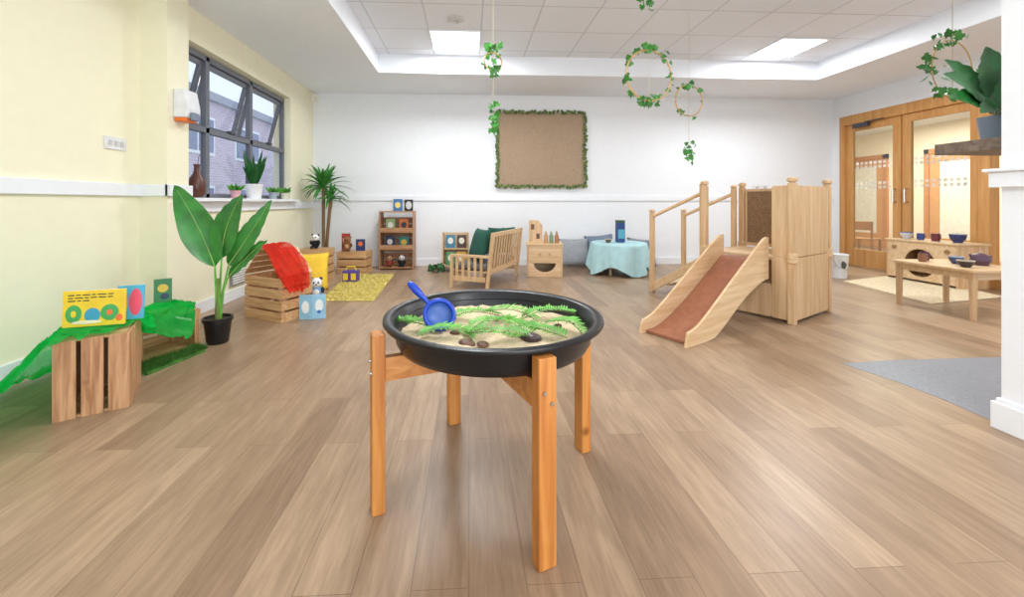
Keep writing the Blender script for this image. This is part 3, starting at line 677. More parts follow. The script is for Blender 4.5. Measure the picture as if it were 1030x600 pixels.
def plush(label, loc, s, body, head, ear, belly=None, rz=0, name='soft_toy'):
    t = thing(name, label, 'soft toy', loc, rz)
    MB().ell((0, 0, .32*s), (.27*s, .24*s, .32*s)).build('body', colm(body, .9), t, smooth=True)
    if belly: MB().ell((0, -.09*s, .32*s), (.19*s, .17*s, .22*s)).build('belly', colm(belly, .9), t, smooth=True)
    h = MB().ell((0, -.03*s, .75*s), (.26*s, .23*s, .24*s)).build('head', colm(head, .9), t, smooth=True)
    for sg in (-1, 1):
        MB().ell((sg*.2*s, 0, .94*s), (.08*s, .05*s, .08*s)).build('ear', colm(ear, .9), h, smooth=True)
        MB().ell((sg*.1*s, -.235*s, .79*s), (.045*s, .02*s, .05*s)).build('eye', colm((20, 20, 22), .3), h, smooth=True)
        MB().ell((sg*.28*s, -.1*s, .42*s), (.08*s, .1*s, .17*s), Euler((.5, 0, 0)).to_matrix()).build('arm', colm(ear, .9), t, smooth=True)
        MB().ell((sg*.17*s, -.25*s, .1*s), (.1*s, .18*s, .1*s)).build('foot', colm(ear, .9), t, smooth=True)
    MB().ell((0, -.25*s, .71*s), (.04*s, .03*s, .03*s)).build('nose', colm((20, 20, 22), .3), h, smooth=True)
    return t
p = F(320, 300); plush('small blue and white bear soft toy sitting on the floor by the rug', (p.x-.02, p.y, 0), .24, (120, 170, 214), (238, 240, 244), (40, 60, 90), (240, 240, 240), rz=.3)
p = F(314, 321); book('white and blue picture book standing open on the floor before the crate', (p.x, p.y, 0), R(8), .12, .23, (150, 200, 226), opened=R(10), art=[(-.5, .5, .6, .5, (240, 244, 246)), (.5, .55, .6, .5, (236, 240, 240)), (.5, .3, .3, .15, (60, 120, 190))])
crate('small pale crate in the far left corner under the black soft toy', (-2.38, 5.7, 0), 0, .42, .3, .44, 'none', nsl=4)
plush('black and white panda soft toy sitting on the corner crate', (-2.17, 5.82, .445), .2, (28, 28, 30), (240, 240, 238), (24, 24, 26))
crate('pale wooden box with slatted front left of the yellow rug back edge', (-2.02, 6.25, 0), -.08, .46, .3, .34, 'none', nsl=3)
plush('small brown bear soft toy on the slatted box', (-1.88, 6.34, .345), .22, (140, 92, 56), (150, 100, 62), (120, 76, 46), (200, 160, 110))
book('dark blue board book propped on the slatted box', (-1.68, 6.34, .345), 0, .14, .18, (50, 60, 110), art=[(0, .6, .5, .4, (230, 120, 60))])
book('red and cream board book behind the small brown bear', (-1.94, 6.47, .345), 0.1, .13, .26, (176, 60, 48), art=[(0, .6, .7, .4, (238, 226, 196))])

# yellow rug
RP = [F(324, 303), F(376, 303), F(396, 277), F(350, 277)]
t = thing('yellow_rug', 'shaggy yellow rug on the floor before the corner toys', 'rug', RP[0]); L_ = [p-RP[0] for p in RP]
MB().prism([Vector((p.x, p.y, .002)) for p in L_], (0, 0, .014)).build('rug_base', MT['rug'], t, bevel=.004)
m = MB()
for k in range(7000):
    a, b = random.random(), random.random(); p = (L_[0]*(1-a)+L_[1]*a)*(1-b)+(L_[3]*(1-a)+L_[2]*a)*b; p.z = .014
    g_ = random.uniform(0, 6.28); l = random.uniform(.012, .03); d = Vector((math.cos(g_), math.sin(g_), 0)); e = Vector((-d.y, d.x, 0))
    m.add([p-e*.006, p+e*.006, p+d*l*.6+Vector((0, 0, l))], [(0, 1, 2)])
tag(m.build('pile', MT['rug'], t), None, None, kind='stuff')
p = F(353, 284)
t = thing('toy_lantern_box', 'purple and yellow toy box standing on the yellow rug', 'toy', (p.x, p.y, .018))
MB().box(-.1, .1, -.07, .07, 0, .15).build('body', colm((84, 62, 150)), t, bevel=.012)
for x in (-.085, .02): MB().box(x, x+.065, -.078, -.07, .03, .12).build('front_panel', colm((240, 208, 60)), t)
MB().tube([(-.07, 0, .15), (-.05, 0, .2), (.05, 0, .2), (.07, 0, .15)], .01).build('handle', colm((240, 208, 60)), t, smooth=True)

# dracaena
t = thing('potted_palm', 'spiky-leaved palm on a bare trunk in the far left corner', 'plant', (-2.3, 6.5, 0))
MB().lathe([(0, 0), (.12, 0), (.15, .26), (.16, .3), (.145, .3), (.14, .27), (0, .26)], n=32).build('pot', colm((200, 196, 186)), t, smooth=True)
for (dx, dy, zz, nn, rr) in ((-.0, 0, 1.32, 50, .46), (.1, .03, 1.12, 26, .32)):
    MB().tube([(dx*.3, dy, .26), (dx*.6, dy, zz*.6), (dx, dy, zz)], .026, 10).build('trunk', MT['trunk'], t, smooth=True)
    m = MB()
    for k in range(nn):
        a = 2.4*k; el = random.uniform(-.2, 1.35); l = rr*random.uniform(.75, 1.1)
        d = Vector((math.cos(a)*math.cos(el), math.sin(a)*math.cos(el), math.sin(el)))
        o_ = Vector((dx, dy, zz)); e = o_+d*l; e.z -= .12*math.cos(el); e.x = max(e.x, -.33); e.y = min(e.y, .46)
        m.leaf(o_, o_+d*l*.55+Vector((0, 0, .05)), e, .045, (0, 0, 1) if el < 1 else (0, -1, 0), n=6, fold=.25)
    m.build('leaves', MT['leaf'], t)

# sill plants
zs = 1.141
t = thing('snake_plant', 'spiky upright plant in a white pot on the window sill', 'plant', (XW-.02, 5.15, zs))
MB().lathe([(0, 0), (.08, 0), (.10, .16), (.105, .18), (.093, .18), (.088, .15), (0, .15)], n=28).build('pot', colm((240, 240, 240), .3), t, smooth=True)
m = MB()
for k in range(22):
    a = k*2.4; d = Vector((math.cos(a), math.sin(a), 0)); l = random.uniform(.24, .46)
    m.leaf(d*.02+Vector((0, 0, .15)), d*.07+Vector((0, 0, .15+l*.6)), d*(.1+.08*random.random())+Vector((0, 0, .15+l)), .04, (0.6, -1, 0), n=6, fold=.3)
m.build('leaves', MT['leafd'], t)
def smallpot(label, y, pc, r=.055, n=40, h=.16):
    t = thing('potted_plant', label, 'plant', (XW-.0, y, zs), 0, 'small plants on the window sill')
    MB().lathe([(0, 0), (r*.75, 0), (r, .09), (r*.88, .09), (r*.8, .075), (0, .075)], n=24).build('pot', colm(pc, .4), t, smooth=True)
    m = MB()
    for k in range(n):
        a = k*2.4; q = random.random(); d = Vector((math.cos(a), math.sin(a), 0))*r*1.3*q**.5
        m.leaf(d*.4+Vector((0, 0, .07)), d+Vector((0, 0, h*.8)), d*1.5+Vector((0, 0, h*random.uniform(.6, 1.1))), .03, (0, -1, .5), n=4)
    m.build('leaves', MT['leafy'], t)
smallpot('small bushy plant in a pink pot on the sill left of the snake plant', 4.72, (222, 170, 180))
smallpot('small leafy plant in a grey pot on the sill right of the snake plant', 5.6, (160, 172, 180))
smallpot('small leafy plant in a cream pot at the far end of the sill', 5.95, (220, 214, 190))
t = thing('vase', 'brown ceramic bottle vase on the sill beside the pier', 'vase', (XW+.0, 4.07, zs))
MB().lathe([(0, 0), (.045, 0), (.07, .05), (.078, .12), (.066, .18), (.036, .23), (.024, .27), (.024, .31), (.032, .325), (.022, .325), (.014, .26), (0, .22)], n=28).build('body', MT['terracotta'], t, smooth=True)
MB().tube([(0, 0, .25), (.01, .01, .4), (.05, .03, .48)], .003).build('twig', MT['trunk'], t)

# ================= CRATE BOOKCASE =================
pS = AY(381, 271, 6.62)
t = thing('crate_bookcase', 'tall reddish crate bookcase with three shelves against the far wall', 'bookcase', (pS.x, 6.62, 0)); W = .56; H = .95
for x in (0, W-.02): MB().box(x, x+.02, 0, .3, 0, H).build('side_panel', MT['reddish'], t, bevel=.003)
m = MB(); [m.box(.02, W-.02, .285, .3, .02+k*.12, .12+k*.12) for k in range(7)]; m.build('back_slats', MT['reddish'], t)
for zz in (0.02, .32, .6, H-.02): MB().box(.021, W-.021, 0, .284, zz, zz+.018).build('shelf', MT['reddish'], t, bevel=.002)
for z0 in (.34, .62): MB().box(.021, W-.021, -.005, .01, z0, z0+.06).build('front_rail', MT['reddish'], t, bevel=.002)
def on_shelf(dx, z): return (pS.x+dx, 6.62+.15, z)
book('yellow and blue board book on the top of the crate bookcase at left', on_shelf(.28, H), 0, .15, .2, (70, 120, 170), art=[(0, .5, .6, .5, (240, 220, 120))])
book('black framed picture book on the top of the crate bookcase at right', on_shelf(.46, H), 0, .14, .19, (30, 32, 36), art=[(0, .5, .7, .7, (210, 214, 214))])
book('pale green book on the middle shelf of the crate bookcase', on_shelf(.16, .619), 0, .15, .2, (150, 190, 130), art=[(0, .5, .6, .5, (240, 240, 230))])
book('orange book on the upper right shelf of the crate bookcase', on_shelf(.38, .619), 0, .15, .2, (214, 120, 60), art=[(0, .5, .6, .5, (60, 60, 80))])
book('dark blue book on the second shelf of the crate bookcase', on_shelf(.15, .339), 0, .15, .2, (40, 60, 100), art=[(0, .5, .6, .5, (230, 230, 230))])
book('teal book on the second shelf right of the dark blue one', on_shelf(.38, .339), 0, .16, .19, (40, 130, 130), art=[(0, .5, .6, .5, (240, 200, 80))])
plush('tiny black and white toy animal at the bottom of the crate bookcase', (pS.x+.36, 6.7, .039), .19, (30, 30, 34), (230, 230, 230), (30, 30, 34))
plush('tiny red and brown toy animal at the bottom left of the crate bookcase', (pS.x+.16, 6.7, .039), .18, (150, 60, 50), (180, 140, 110), (110, 60, 50))

# ================= SOFA =================
SO = Vector((.25, 4.95, 0)); angS = math.atan2(.9, .43)
t = thing('toddler_sofa', 'small pale wooden slatted sofa seen from its end in the room middle', 'sofa', SO, angS); L = 1.15; D = .55
BW = MT['birch']; BZ = MT['birchz']
for (x, y) in ((0, 0), (L-.04, 0)):
    MB().prism([(x, y+.02, 0), (x, y+.06, 0), (x, y-.02, .72), (x, y-.06, .72)], (.04, 0, 0)).build('leg', BZ, t, bevel=.004)
for (x, y) in ((0, D-.04), (L-.04, D-.04)): MB().box(x, x+.04, y, y+.04, 0, .4).build('leg', BZ, t, bevel=.004)
for x in (0.002, L-.038):
    MB().box(x, x+.036, .0, D, .4, .435).build('armrest', BW, t, bevel=.005)
    m = MB().box(x+.005, x+.03, .06, D-.04, .10, .16)
    for k in range(5): m.box(x+.01, x+.026, .1+k*.085, .135+k*.085, .16, .4)
    m.build('end_slats', BZ, t, bevel=.002)
for a_, b_ in (((.04, -.035, .69), (L-.04, -.035, .69)), ((.04, .022, .22), (L-.04, .022, .22))): MB().beam(a_, b_, .028, .055).build('back_rail', BW, t, bevel=.003)
m = MB()
for k in range(11):
    x = .09+k*.097; m.beam((x, .022, .23), (x, -.035, .68), .045, .014, up=(0, 1, 0))
m.build('back_slats', BZ, t, bevel=.002)
MB().box(.04, L-.04, D-.035, D-.012, .15, .24).build('front_rail', BW, t, bevel=.003)
MB().box(.04, L-.04, .05, D-.036, .215, .23).build('seat_base', BW, t)
MB().box(.05, L-.05, .06, D-.02, .241, .31).build('seat_pad', MT['seat'], t, bevel=.02)
RS = Matrix.Rotation(angS, 3, 'Z')
def sofa_pt(x, y, z): return SO+RS@Vector((x, y, 0))+Vector((0, 0, z))
for (x, y, z, lb, yaw_, sz) in ((.30, .27, .535, 'dark green cushion nearest the camera on the small wooden sofa', 48, .44), (.66, .16, .53, 'dark green cushion in the middle of the small wooden sofa back', 12, .44), (1.0, .24, .53, 'dark green cushion at the far end of the small wooden sofa', -50, .42)):
    rot = Matrix.Rotation(angS+R(180+yaw_), 3, 'Z')@Euler((R(73), 0, R(0))).to_matrix()
    cushion(lb, sofa_pt(x, y, z), sz, sz, .13, rot, MT['green'], 'dark green cushions on the sofa')

# book rack behind sofa
t = thing('book_rack', 'small wooden book rack behind the left end of the sofa', 'book rack', (-.42, 6.35, 0))
for x in (0, .4): MB().box(x, x+.02, 0, .3, 0, .62).build('side_panel', BZ, t, bevel=.004)
MB().box(.02, .4, .27, .285, .02, .6).build('back_panel', BW, t)
for (y0, z0) in ((0, .08), (.12, .34)): MB().box(.02, .4, y0, .27, z0, z0+.015).build('shelf', BW, t)
for i, (dx, z, c) in enumerate(((.12, .356, (60, 130, 160)), (.3, .356, (80, 60, 50)), (.13, .096, (70, 140, 90)), (.3, .096, (214, 170, 70)))):
    book(['teal book at the upper left of the book rack', 'brown book at the upper right of the book rack', 'green book at the lower left of the book rack', 'amber book at the lower right of the book rack'][i], (-.42+dx, 6.35+.2 if z > .2 else 6.42, z), 0, .15, .21, c, art=[(0, .55, .6, .5, (238, 236, 220))], lean=.1)
t = thing('floor_plant', 'small trailing green plant on the floor by the sofa end', 'plant', F(438, 274))
m = MB()
for k in range(60): m.ivy((random.uniform(-.1, .14), random.uniform(-.08, .08), random.uniform(.03, .12)), .05)
m.build('leaves', MT['leafd'], t); MB().lathe([(0, 0), (.05, 0), (.06, .06), (0, .06)], n=20).build('pot', colm((120, 100, 80)), t)

# ================= TOY UNIT =================
p = F(530, 278)
t = thing('toy_unit', 'low pale wooden toy unit with arched front beside the sofa', 'toy unit', (p.x, p.y, 0), R(-8)); W = .52; H = .46
for x in (0, W-.025): MB().box(x, x+.025, 0, .45, 0, H).build('side_panel', BZ, t, bevel=.004)
MB().box(-.01, W+.01, -.01, .46, H, H+.025).build('top', BW, t, bevel=.006)
MB().box(.025, W-.025, .002, .02, .2, H).build('front_panel', BW, t, bevel=.002)
arc = [(.025, .002, 0), (.025, .002, .199), (W/2-.16, .002, .199)]+[(W/2-.16*math.cos(a), .002, .199-.13*math.sin(a)) for a in [PI*k/14 for k in range(15)]]+[(W/2+.16, .002, .199), (W-.025, .002, .199), (W-.025, .002, 0)]
MB().prism(arc, (0, .018, 0)).build('lower_front', BW, t, bevel=.002)
MB().box(.03, W-.03, .43, .445, 0, H).build('back_panel', BW, t)
for x in (.19, .33): MB().cyl((x, -.012, .33), (x, .002, .33), .02).build('knob', colm((196, 150, 100)), t, smooth=True)
tp = thing('toy_house', 'little wooden toy house front with openings on the toy unit', 'toy', (p.x+.05, p.y+.13, H+.026), R(-8))
MB().prism([(0, 0, 0), (.2, 0, 0), (.2, 0, .26), (.14, 0, .34), (.0, 0, .34)], (0, .05, 0)).build('wall', BZ, tp, bevel=.004)
for (x0, z0) in ((.03, .2), (.11, .06)): MB().box(x0, x0+.05, -.004, 0, z0, z0+.08).build('window', colm((110, 84, 60)), tp)
MB().box(-.01, .22, -.03, .07, -.0, .012).build('base', BW, tp)
for i, (dx, c, lb) in enumerate(((.3, (196, 150, 100), 'tan wooden bottle toy on the toy unit'), (.38, (120, 150, 110), 'green bottle toy on the toy unit'), (.46, (170, 120, 80), 'brown bottle toy at the right end of the toy unit'))):
    tq = thing('toy_bottle', lb, 'toy', (p.x+dx, p.y+.12-dx*.1, H+.026), 0, 'bottle toys on the toy unit')
    MB().lathe([(0, 0), (.03, 0), (.032, .1), (.014, .14), (.014, .17), (0, .17)], n=18).build('body', colm(c), tq, smooth=True)
    MB().lathe([(0, .17), (.017, .17), (.017, .19), (0, .19)], n=18).build('cap', colm((230, 226, 216)), tq)

# ================= CUSHIONS AND CLOTH TABLE =================
p = AY(579, 268, 6.62)
cushion('large pale grey cushion leaning on the far wall right of the toy unit', (p.x, 6.72, .25), .52, .48, .16, (R(70), 0, R(0)), MT['greycloth'])
cushion('mid grey cushion right of the aqua cloth table against the far wall', (AY(648, 268, 6.62).x, 6.72, .25), .5, .46, .16, (R(72), R(6), R(0)), colm((128, 132, 142), .9))
cushion('slate blue cushion behind the aqua cloth table', (AY(606, 268, 6.7).x, 6.8, .27), .5, .54, .14, (R(76), R(-5), 0), colm((116, 130, 150), .9))
p = AY(622, 270, 6.12)
t = thing('low_table', 'low round table hidden under the pale aqua cloth', 'table', (p.x, 6.12, 0))
MB().cyl((0, 0, .44), (0, 0, .47), .40, n=40).build('tabletop', BW, t)
for a in (.8, 2.4, 3.9, 5.5): MB().cyl((.26*math.cos(a), .26*math.sin(a), 0), (.26*math.cos(a), .26*math.sin(a), .44), .02).build('leg', BW, t)
vs = []; fs = []; nr, na = 24, 144
for i in range(nr+1):
    for k in range(na):
        a = 2*PI*k/na
        if i <= 8: r = .41*i/8; z = .477
        else:
            f = (i-8)/(nr-8); drop = .40+.07*math.sin(4*a+.6); z = .477-drop*f; r = .41+.008+.04*f+.035*f*math.sin(9*a+1.8*math.sin(2*a+1))+.012*f*math.sin(23*a)
            z = max(z, .012)
        vs.append((r*math.cos(a), r*math.sin(a), z))
for i in range(nr):
    for k in range(na): fs.append((i*na+k, i*na+(k+1) % na, (i+1)*na+(k+1) % na, (i+1)*na+k))
m = MB().add(vs, fs); bmesh.ops.remove_doubles(m.bm, verts=m.bm.verts, dist=1e-5)
tag(m.build('tablecloth', MT['aqua'], loc=(p.x, 6.12, 0), smooth=True, ang=180), 'pale aqua cloth draped over the low round table', 'tablecloth')
t = thing('carton', 'tall dark blue patterned carton standing on the aqua cloth', 'carton', (p.x+.02, 6.1, .48))
MB().box(-.06, .06, -.05, .05, 0, .3).build('body', colm((40, 70, 130)), t, bevel=.006); MB().box(-.05, .05, -.053, -.05, .06, .2).build('front_picture', colm((90, 170, 190)), t)
MB().box(-.06, .06, -.05, .05, .3, .34).build('lid', colm((60, 90, 60)), t, bevel=.006)
t = thing('small_bowl', 'small brown bowl on the left of the aqua cloth', 'bowl', (p.x-.18, 6.06, .48))
MB().lathe([(0, 0), (.03, 0), (.055, .05), (.05, .05), (.027, .008), (0, .008)], n=24).build('body', colm((110, 84, 66)), t, smooth=True)
MB().lathe([(.054, .048), (.058, .05), (.054, .054), (.05, .05)], n=24, ring=True).build('rim', colm((210, 200, 180)), t, smooth=True)

# ================= CLIMBING FRAME =================
CA = Vector((2.9, 3.47, 0)); angF = math.atan2(.49, .87)
t = thing('climbing_frame', 'birch toddler climbing tower with brown slide and handrail steps', 'climbing frame', CA, angF); U = .79; V = .8
for (x, y) in ((0, 0), (U, 0), (U, V), (0, V)):
    ps = MB().box(x-.03, x+.03, y-.03, y+.03, 0, 1.27).build('post', BZ, t, bevel=.008)
    MB().lathe([(.024, 0), (.024, .01), (.040, .016), (.042, .034), (.034, .05), (0, .056)], c=(x, y, 1.27), n=20).build('post_cap', BZ, ps, smooth=True)
    for z in (.55,):
        MB().cyl((x, y, z), (x, y, z+.09), .044, n=20).build('corner_connector', BW, ps, bevel=.008)
def rpanel(x0, x1, z0, z1, r=.05, n=5):
    o = []
    for (cx, cz, a0) in ((x1-r, z1-r, 0), (x0+r, z1-r, PI/2), (x0+r, z0+r, PI), (x1-r, z0+r, 1.5*PI)):
        for k in range(n+1): a = a0+PI/2*k/n; o.append((cx+r*math.cos(a), cz+r*math.sin(a)))
    return o
def fpanel(name, x0, x1, z0, z1, y, th=.02, mat=BZ): return MB().prism([(a, y, b) for a, b in rpanel(x0, x1, z0, z1, .02)], (0, th, 0)).build(name, mat, t, bevel=.004)
def spanel(name, y0, y1, z0, z1, x, th=.02, mat=BZ): return MB().prism([(x, a, b) for a, b in rpanel(y0, y1, z0, z1, .02)], (th, 0, 0)).build(name, mat, t, bevel=.004)
fpanel('front_panel', .03, U-.03, .60, 1.25, -.02); fpanel('front_panel', .03, U-.03, .03, .594, -.02)
spanel('slide_side_panel', .03, .16, .60, 1.25, -.015); spanel('slide_side_panel', .03, .16, .03, .594, -.015)
spanel('far_side_panel', .034, V-.034, .60, 1.25, U-.01); MB().box(U-.016, U-.0105, .06, V-.06, .64, 1.22).build('cork_panel', MT['cork'], t)
spanel('far_side_panel', .034, V-.034, .03, .55, U-.01)
spanel('slide_base_panel', .162, V-.034, .03, .34, -.01)
MB().box(.036, U-.036, .012, V+.02, .555, .59).build('platform', BW, t, bevel=.004)
def curve(pts, n=6):
    out = []
    for i in range(len(pts)-1):
        p0 = pts[max(i-1, 0)]; p1 = pts[i]; p2 = pts[i+1]; p3 = pts[min(i+2, len(pts)-1)]
        for k in range(n):
            f = k/n; out.append(tuple(.5*((2*p1[j])+(-p0[j]+p2[j])*f+(2*p0[j]-5*p1[j]+4*p2[j]-p3[j])*f*f+(-p0[j]+3*p1[j]-3*p2[j]+p3[j])*f**3) for j in (0, 1)))
    out.append(pts[-1]); return out
topc = curve([(-.06, .775), (-.13, .77), (-.24, .715), (-.7, .44), (-1.15, .17), (-1.34, .11)]); botc = curve([(-1.37, .0), (-1.05, .0), (-.9, .04), (-.5, .26), (-.2, .37), (-.06, .39)])
bed = curve([(-.03, .575), (-.13, .56), (-.3, .46), (-.8, .175), (-1.12, .04), (-1.3, .025)])
for y0 in (.162, .565):
    MB().prism([(x, y0, z) for x, z in topc+botc], (0, .022, 0)).build('slide_side', BW, t, bevel=.005)
MB().prism([(x, .185, z) for x, z in bed]+[(x, .185, z-.02) for x, z in bed[::-1]], (0, .379, 0)).build('slide_bed', MT['slidebed'], t, smooth=True)
for k, (y, z) in enumerate(((.96, .42), (1.16, .28), (1.36, .14))):
    MB().box(.1, U-.1, y-.09, y+.09, z-.028, z).build('step', BW, t, bevel=.004)
for x in (.07, U-.07):
    MB().beam((x, V+.08, .45), (x, 1.487, .06), .024, .09).build('stringer', BW, t, bevel=.004)
    for (yy, hh) in ((1.487, .97), (V+.06, 1.26)):
        ps = MB().box(x-.025, x+.025, yy-.025, yy+.025, 0, hh).build('rail_post', BZ, t, bevel=.006)
        MB().lathe([(.021, 0), (.034, .01), (.034, .03), (0, .042)], c=(x, yy, hh), n=18).build('post_cap', BZ, ps, smooth=True)
    MB().tube([(x, 1.487, .92), (x, V+.06, 1.20)], .020, 12).build('handrail', BW, t, smooth=True)

# bucket
p = F(842, 279)
t = thing('metal_bucket', 'tall white enamel bucket with a dark motif behind the climbing tower', 'bucket', (p.x+.03, p.y, 0))
MB().lathe([(0, 0), (.09, 0), (.11, .33), (.118, .34), (.11, .345), (.1, .33), (.082, .015), (0, .012)], n=32).build('body', colm((222, 224, 226), .3), t, smooth=True)
MB().tube([(-.11, 0, .3), (-.09, -.06, .17), (0, -.125, .13), (.09, -.06, .17), (.11, 0, .3)], .004).build('handle', MT['chrome'], t)
MB().ell((-.02, -.098, .2), (.04, .008, .06)).build('motif', colm((70, 74, 70)), t)

# jute rug + toy kitchen side
RJ = [F(850, 283), F(938, 306), F(1010, 299), F(908, 276)]
t = thing('jute_rug', 'pale woven jute rug in front of the oak doors', 'rug', RJ[0]); L_ = [p-RJ[0] for p in RJ]
MB().prism([Vector((p.x, p.y, .001)) for p in L_], (0, 0, .01)).build('weave', MT['jute'], t, bevel=.003)
m = MB()
for k in range(60):
    f = k/59; a = L_[0]*(1-f)+L_[1]*f; d = (L_[0]-L_[3]).normalized(); m.beam(a+Vector((0, 0, .006)), a+d*.04+Vector((0, 0, .004)), .008, .003)
m.build('fringe', MT['jute'], t)
t = thing('kitchen_unit', 'low pale wooden play unit with a large round cut-out along the glazed doors', 'play unit', (6.1, 4.72, 0)); W = .86; H = .55
for y in (0, W-.02): MB().box(0, .42, y, y+.02, 0, H).build('end_panel', BZ, t, bevel=.004)
MB().box(-.015, .435, -.015, W+.015, H, H+.025).build('top', BW, t, bevel=.006)
hc_, hz_, hr_ = W/2, .27, .19; m = MB()
for sg in (-1, 1):
    arc = [(0, hc_+sg*hr_*math.sin(a), hz_+hr_*math.cos(a)) for a in [PI*k/18 for k in range(19)]]
    yo = W-.021 if sg > 0 else .021
    m.prism([(0, hc_, H)]+arc+[(0, hc_, .04), (0, yo, .04), (0, yo, H)], (.018, 0, 0))
m.build('front_panel', BW, t)
for y in (.11, W-.11): MB().cyl((-.012, y, .46), (0, y, .46), .028, n=20).build('knob', colm((150, 110, 76)), t, smooth=True)
MB().box(.02, .4, .021, W-.021, .05, .065).build('shelf', BW, t); MB().box(.4, .415, .021, W-.021, .0, H).build('back_panel', colm((170, 132, 92)), t)
t = thing('play_table', 'pale wooden low table with tea set in front of the play unit', 'table', (4.62, 3.45, 0)); TW, TD, TH = .62, .72, .47
MB().prism([(a, b, TH-.025) for a, b in rpanel(-.02, TW, -.02, TD, .06)], (0, 0, .03)).build('tabletop', BW, t, bevel=.006)
for (x, y) in ((.03, .03), (TW-.05, .03), (.03, TD-.05), (TW-.05, TD-.05)): MB().cyl((x, y, 0), (x, y, TH-.026), .024, .03, 16).build('leg', BZ, t, smooth=True)
MB().box(.03, TW-.05, .02, .036, TH-.09, TH-.026).box(.02, .036, .04, TD-.06, TH-.09, TH-.026).build('apron', BW, t)
def bowl(nm, label, loc, r, h, c, rim, cat='bowl'):
    t = thing(nm, label, cat, loc)
    MB().lathe([(0, 0), (r*.5, 0), (r*.9, h*.5), (r, h), (r*.92, h), (r*.8, h*.5), (0, .01)], n=26).build('body', colm(c, .3), t, smooth=True)
    MB().lathe([(r*.9, h-.002), (r*1.02, h-.002), (r*1.02, h+.005), (r*.9, h+.005)], n=26, ring=True).build('rim', colm(rim, .3), t, smooth=True); return t
def mug(label, loc, r, h, c):
    t = thing('mug', label, 'mug', loc); MB().lathe([(0, 0), (r*.85, 0), (r, h*.3), (r, h), (r*.88, h), (r*.85, .01), (0, .01)], n=22).build('body', colm(c, .3), t, smooth=True)
    MB().tube([(r*.95, 0, h*.8), (r*1.6, 0, h*.75), (r*1.6, 0, h*.35), (r*.9, 0, h*.25)], .006).build('handle', colm(c, .3), t, smooth=True)
zt_ = TH+.006
bowl('bowl', 'dark bowl with a cream rim at the near left of the play table', (4.76, 3.62, zt_), .06, .06, (66, 58, 62), (220, 210, 190))
bowl('bowl', 'blue bowl in the middle of the play table', (4.92, 3.82, zt_), .055, .07, (64, 84, 130), (180, 190, 210))
mug('brown mug at the far left of the play table', (4.75, 3.98, zt_), .035, .08, (140, 96, 70))
mug('dark purple mug beside the blue bowl', (4.86, 4.05, zt_), .035, .09, (86, 58, 90))
tp = thing('teapot', 'dark toy teapot on the right of the play table', 'teapot', (5.05, 3.72, zt_))
MB().lathe([(0, 0), (.05, 0), (.075, .05), (.06, .1), (.03, .115), (0, .118)], n=26).build('body', colm((90, 66, 84), .3), tp, smooth=True)
MB().tube([(-.06, 0, .05), (-.1, 0, .08), (-.115, 0, .11)], .01).build('spout', colm((90, 66, 84), .3), tp, smooth=True)
MB().tube([(.06, 0, .09), (.11, 0, .09), (.11, 0, .04), (.065, 0, .03)], .007).build('handle', colm((90, 66, 84), .3), tp, smooth=True)
MB().ell((0, 0, .125), (.014, .014, .014)).build('lid_knob', colm((190, 170, 150)), tp, smooth=True)
zk = .576
bowl('bowl', 'white and blue bowl at the far end of the play unit', (6.25, 5.44, zk), .07, .09, (210, 214, 220), (70, 90, 150))
mug('blue mug on the play unit beside the white and blue bowl', (6.25, 5.26, zk), .04, .09, (60, 80, 140))
mug('maroon mug in the middle of the play unit', (6.25, 5.08, zk), .045, .1, (110, 50, 60))
bowl('bowl', 'dark blue bowl at the near end of the play unit', (6.27, 4.85, zk), .08, .11, (50, 60, 110), (190, 190, 200))

# ================= SHELF + PLANT ON COLUMN =================
tag(MB().box(2.60, 3.16, 1.821, 2.12, 1.36, 1.42).build('wall_shelf', MT['shelfd'], bevel=.003), 'dark wooden shelf fixed to the back of the white column', 'shelf')
t = thing('potted_calathea', 'broad-leaved glossy plant in a blue-grey pot on the dark shelf', 'plant', (2.79, 1.99, 1.421))
MB().lathe([(0, 0), (.052, 0), (.066, .11), (.07, .13), (.06, .13), (.056, .11), (0, .11)], n=28).build('pot', MT['potgrey'], t, smooth=True)
for (c, e, w_) in (((-.08, -.01, .28), (-.30, .0, .35), .18), ((-.1, -.03, .22), (-.32, -.04, .22), .15), ((-.02, 0, .34), (-.06, .0, .50), .19), ((-.06, .03, .32), (-.22, .06, .45), .15), ((.06, 0, .24), (.16, .05, .34), .15), ((-.05, -.05, .22), (-.20, -.08, .13), .12), ((.0, -.04, .26), (.02, -.06, .38), .14)):
    MB().leaf((0, 0, .11), c, e, w_, (-.15, -.9, .5), n=28, fold=.1, shape=lambda t: 0.05 if t < .22 else max(.02, (math.sin(PI*((t-.2)/.8)**.8)**.7)*(.9+.1*math.cos(t*44)) if t < 1 else .02)).build('leaf', MT['leafd'], t, smooth=True, ang=180)

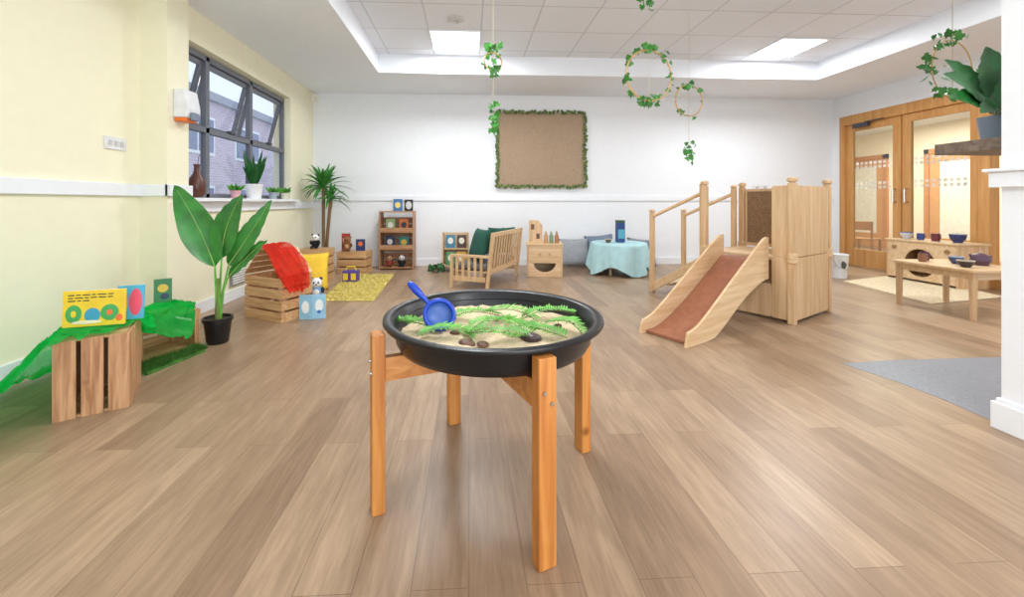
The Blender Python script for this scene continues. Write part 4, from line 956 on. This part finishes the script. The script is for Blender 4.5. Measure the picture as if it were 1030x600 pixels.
# ================= HANGING IVY =================
ivym = plain('ivy_green', (66, 136, 56), .4, var=.35, scale=10)
def ring_pts(c, r, n=40, tilt=0): return [Vector(c)+Vector((r*math.cos(2*PI*k/n), r*tilt*math.cos(2*PI*k/n), r*math.sin(2*PI*k/n))) for k in range(n)]
def hang(label, px, Y, ztop, hoops, clumps, tilt=.2, arcs=(2.4, 5.4), ls=(.045, .07), hr=.006, sp_=.03):
    b = AY(px, 100, Y); t = thing('hanging_ivy_hoop', label, 'hanging decoration', (b.x, Y, ztop))
    zz = lambda py: AY(px, py, Y).z-ztop
    k = Y/FP*1.0; low = min([zz(c[1]+c[2]) for c in hoops]+[zz(c[1]) for c in clumps])
    MB().tube([(0, 0, 0), (0, 0, low)], .002, 5).build('twine', MT['string'], t)
    m = MB()
    for (dx, py, r, lv) in hoops:
        c = (dx*k, 0, zz(py)); MB().tube(ring_pts(c, r*k, 48, tilt), hr, 8, True).build('hoop', MT['hoop'], t, smooth=True)
        for q in range(lv):
            a = random.choice([random.uniform(*arcs), random.uniform(*arcs), random.uniform(0, 6.28)]); p_ = Vector(c)+Vector((r*k*math.cos(a), r*k*tilt*math.cos(a), r*k*math.sin(a)))
            m.ivy(p_+Vector([random.uniform(-sp_, sp_) for _ in range(3)]), random.uniform(*ls))
    for (p0, p1, nn, sp) in clumps:
        for q in range(nn): m.ivy((random.uniform(-sp, sp), random.uniform(-sp, sp), zz(random.uniform(p0, p1))), random.uniform(*ls))
    m.build('ivy_leaves', ivym, t)
    return t
hang('ivy string with two leafy clumps hanging left of the hessian board', 496, 3.6, ZT, [(0, 62, 9, 6)], [(40, 78, 28, .06), (104, 134, 18, .04)], .4)
hang('largest ivy hoop hanging right of the hessian board', 653, 3.5, ZT, [(0, 76, 26, 40)], [(96, 108, 9, .08), (-5, 10, 10, .07), (44, 54, 8, .08)], arcs=(0, 6.28), hr=.008, sp_=.035)
hang('small ivy hoop with a trailing leaf clump hanging above the steps', 693, 4.4, ZT, [(0, 101, 16, 13)], [(142, 165, 20, .06), (85, 92, 4, .05)], arcs=(0, 6.28), hr=.007, ls=(.045, .065))
hang('ivy hoop hanging beside the shelf plant near the white column', 958, 2.6, ZC, [(0, 70, 31, 46)], [(32, 42, 9, .07)], arcs=(1.2, 4.9), ls=(.035, .06), hr=.004, sp_=.045)

# ================= WORLD =================
wd = bpy.data.worlds.new('world'); S.world = wd; wd.use_nodes = True
wd.node_tree.nodes['Background'].inputs[0].default_value = (.88, .935, 1, 1); wd.node_tree.nodes['Background'].inputs[1].default_value = 1.4
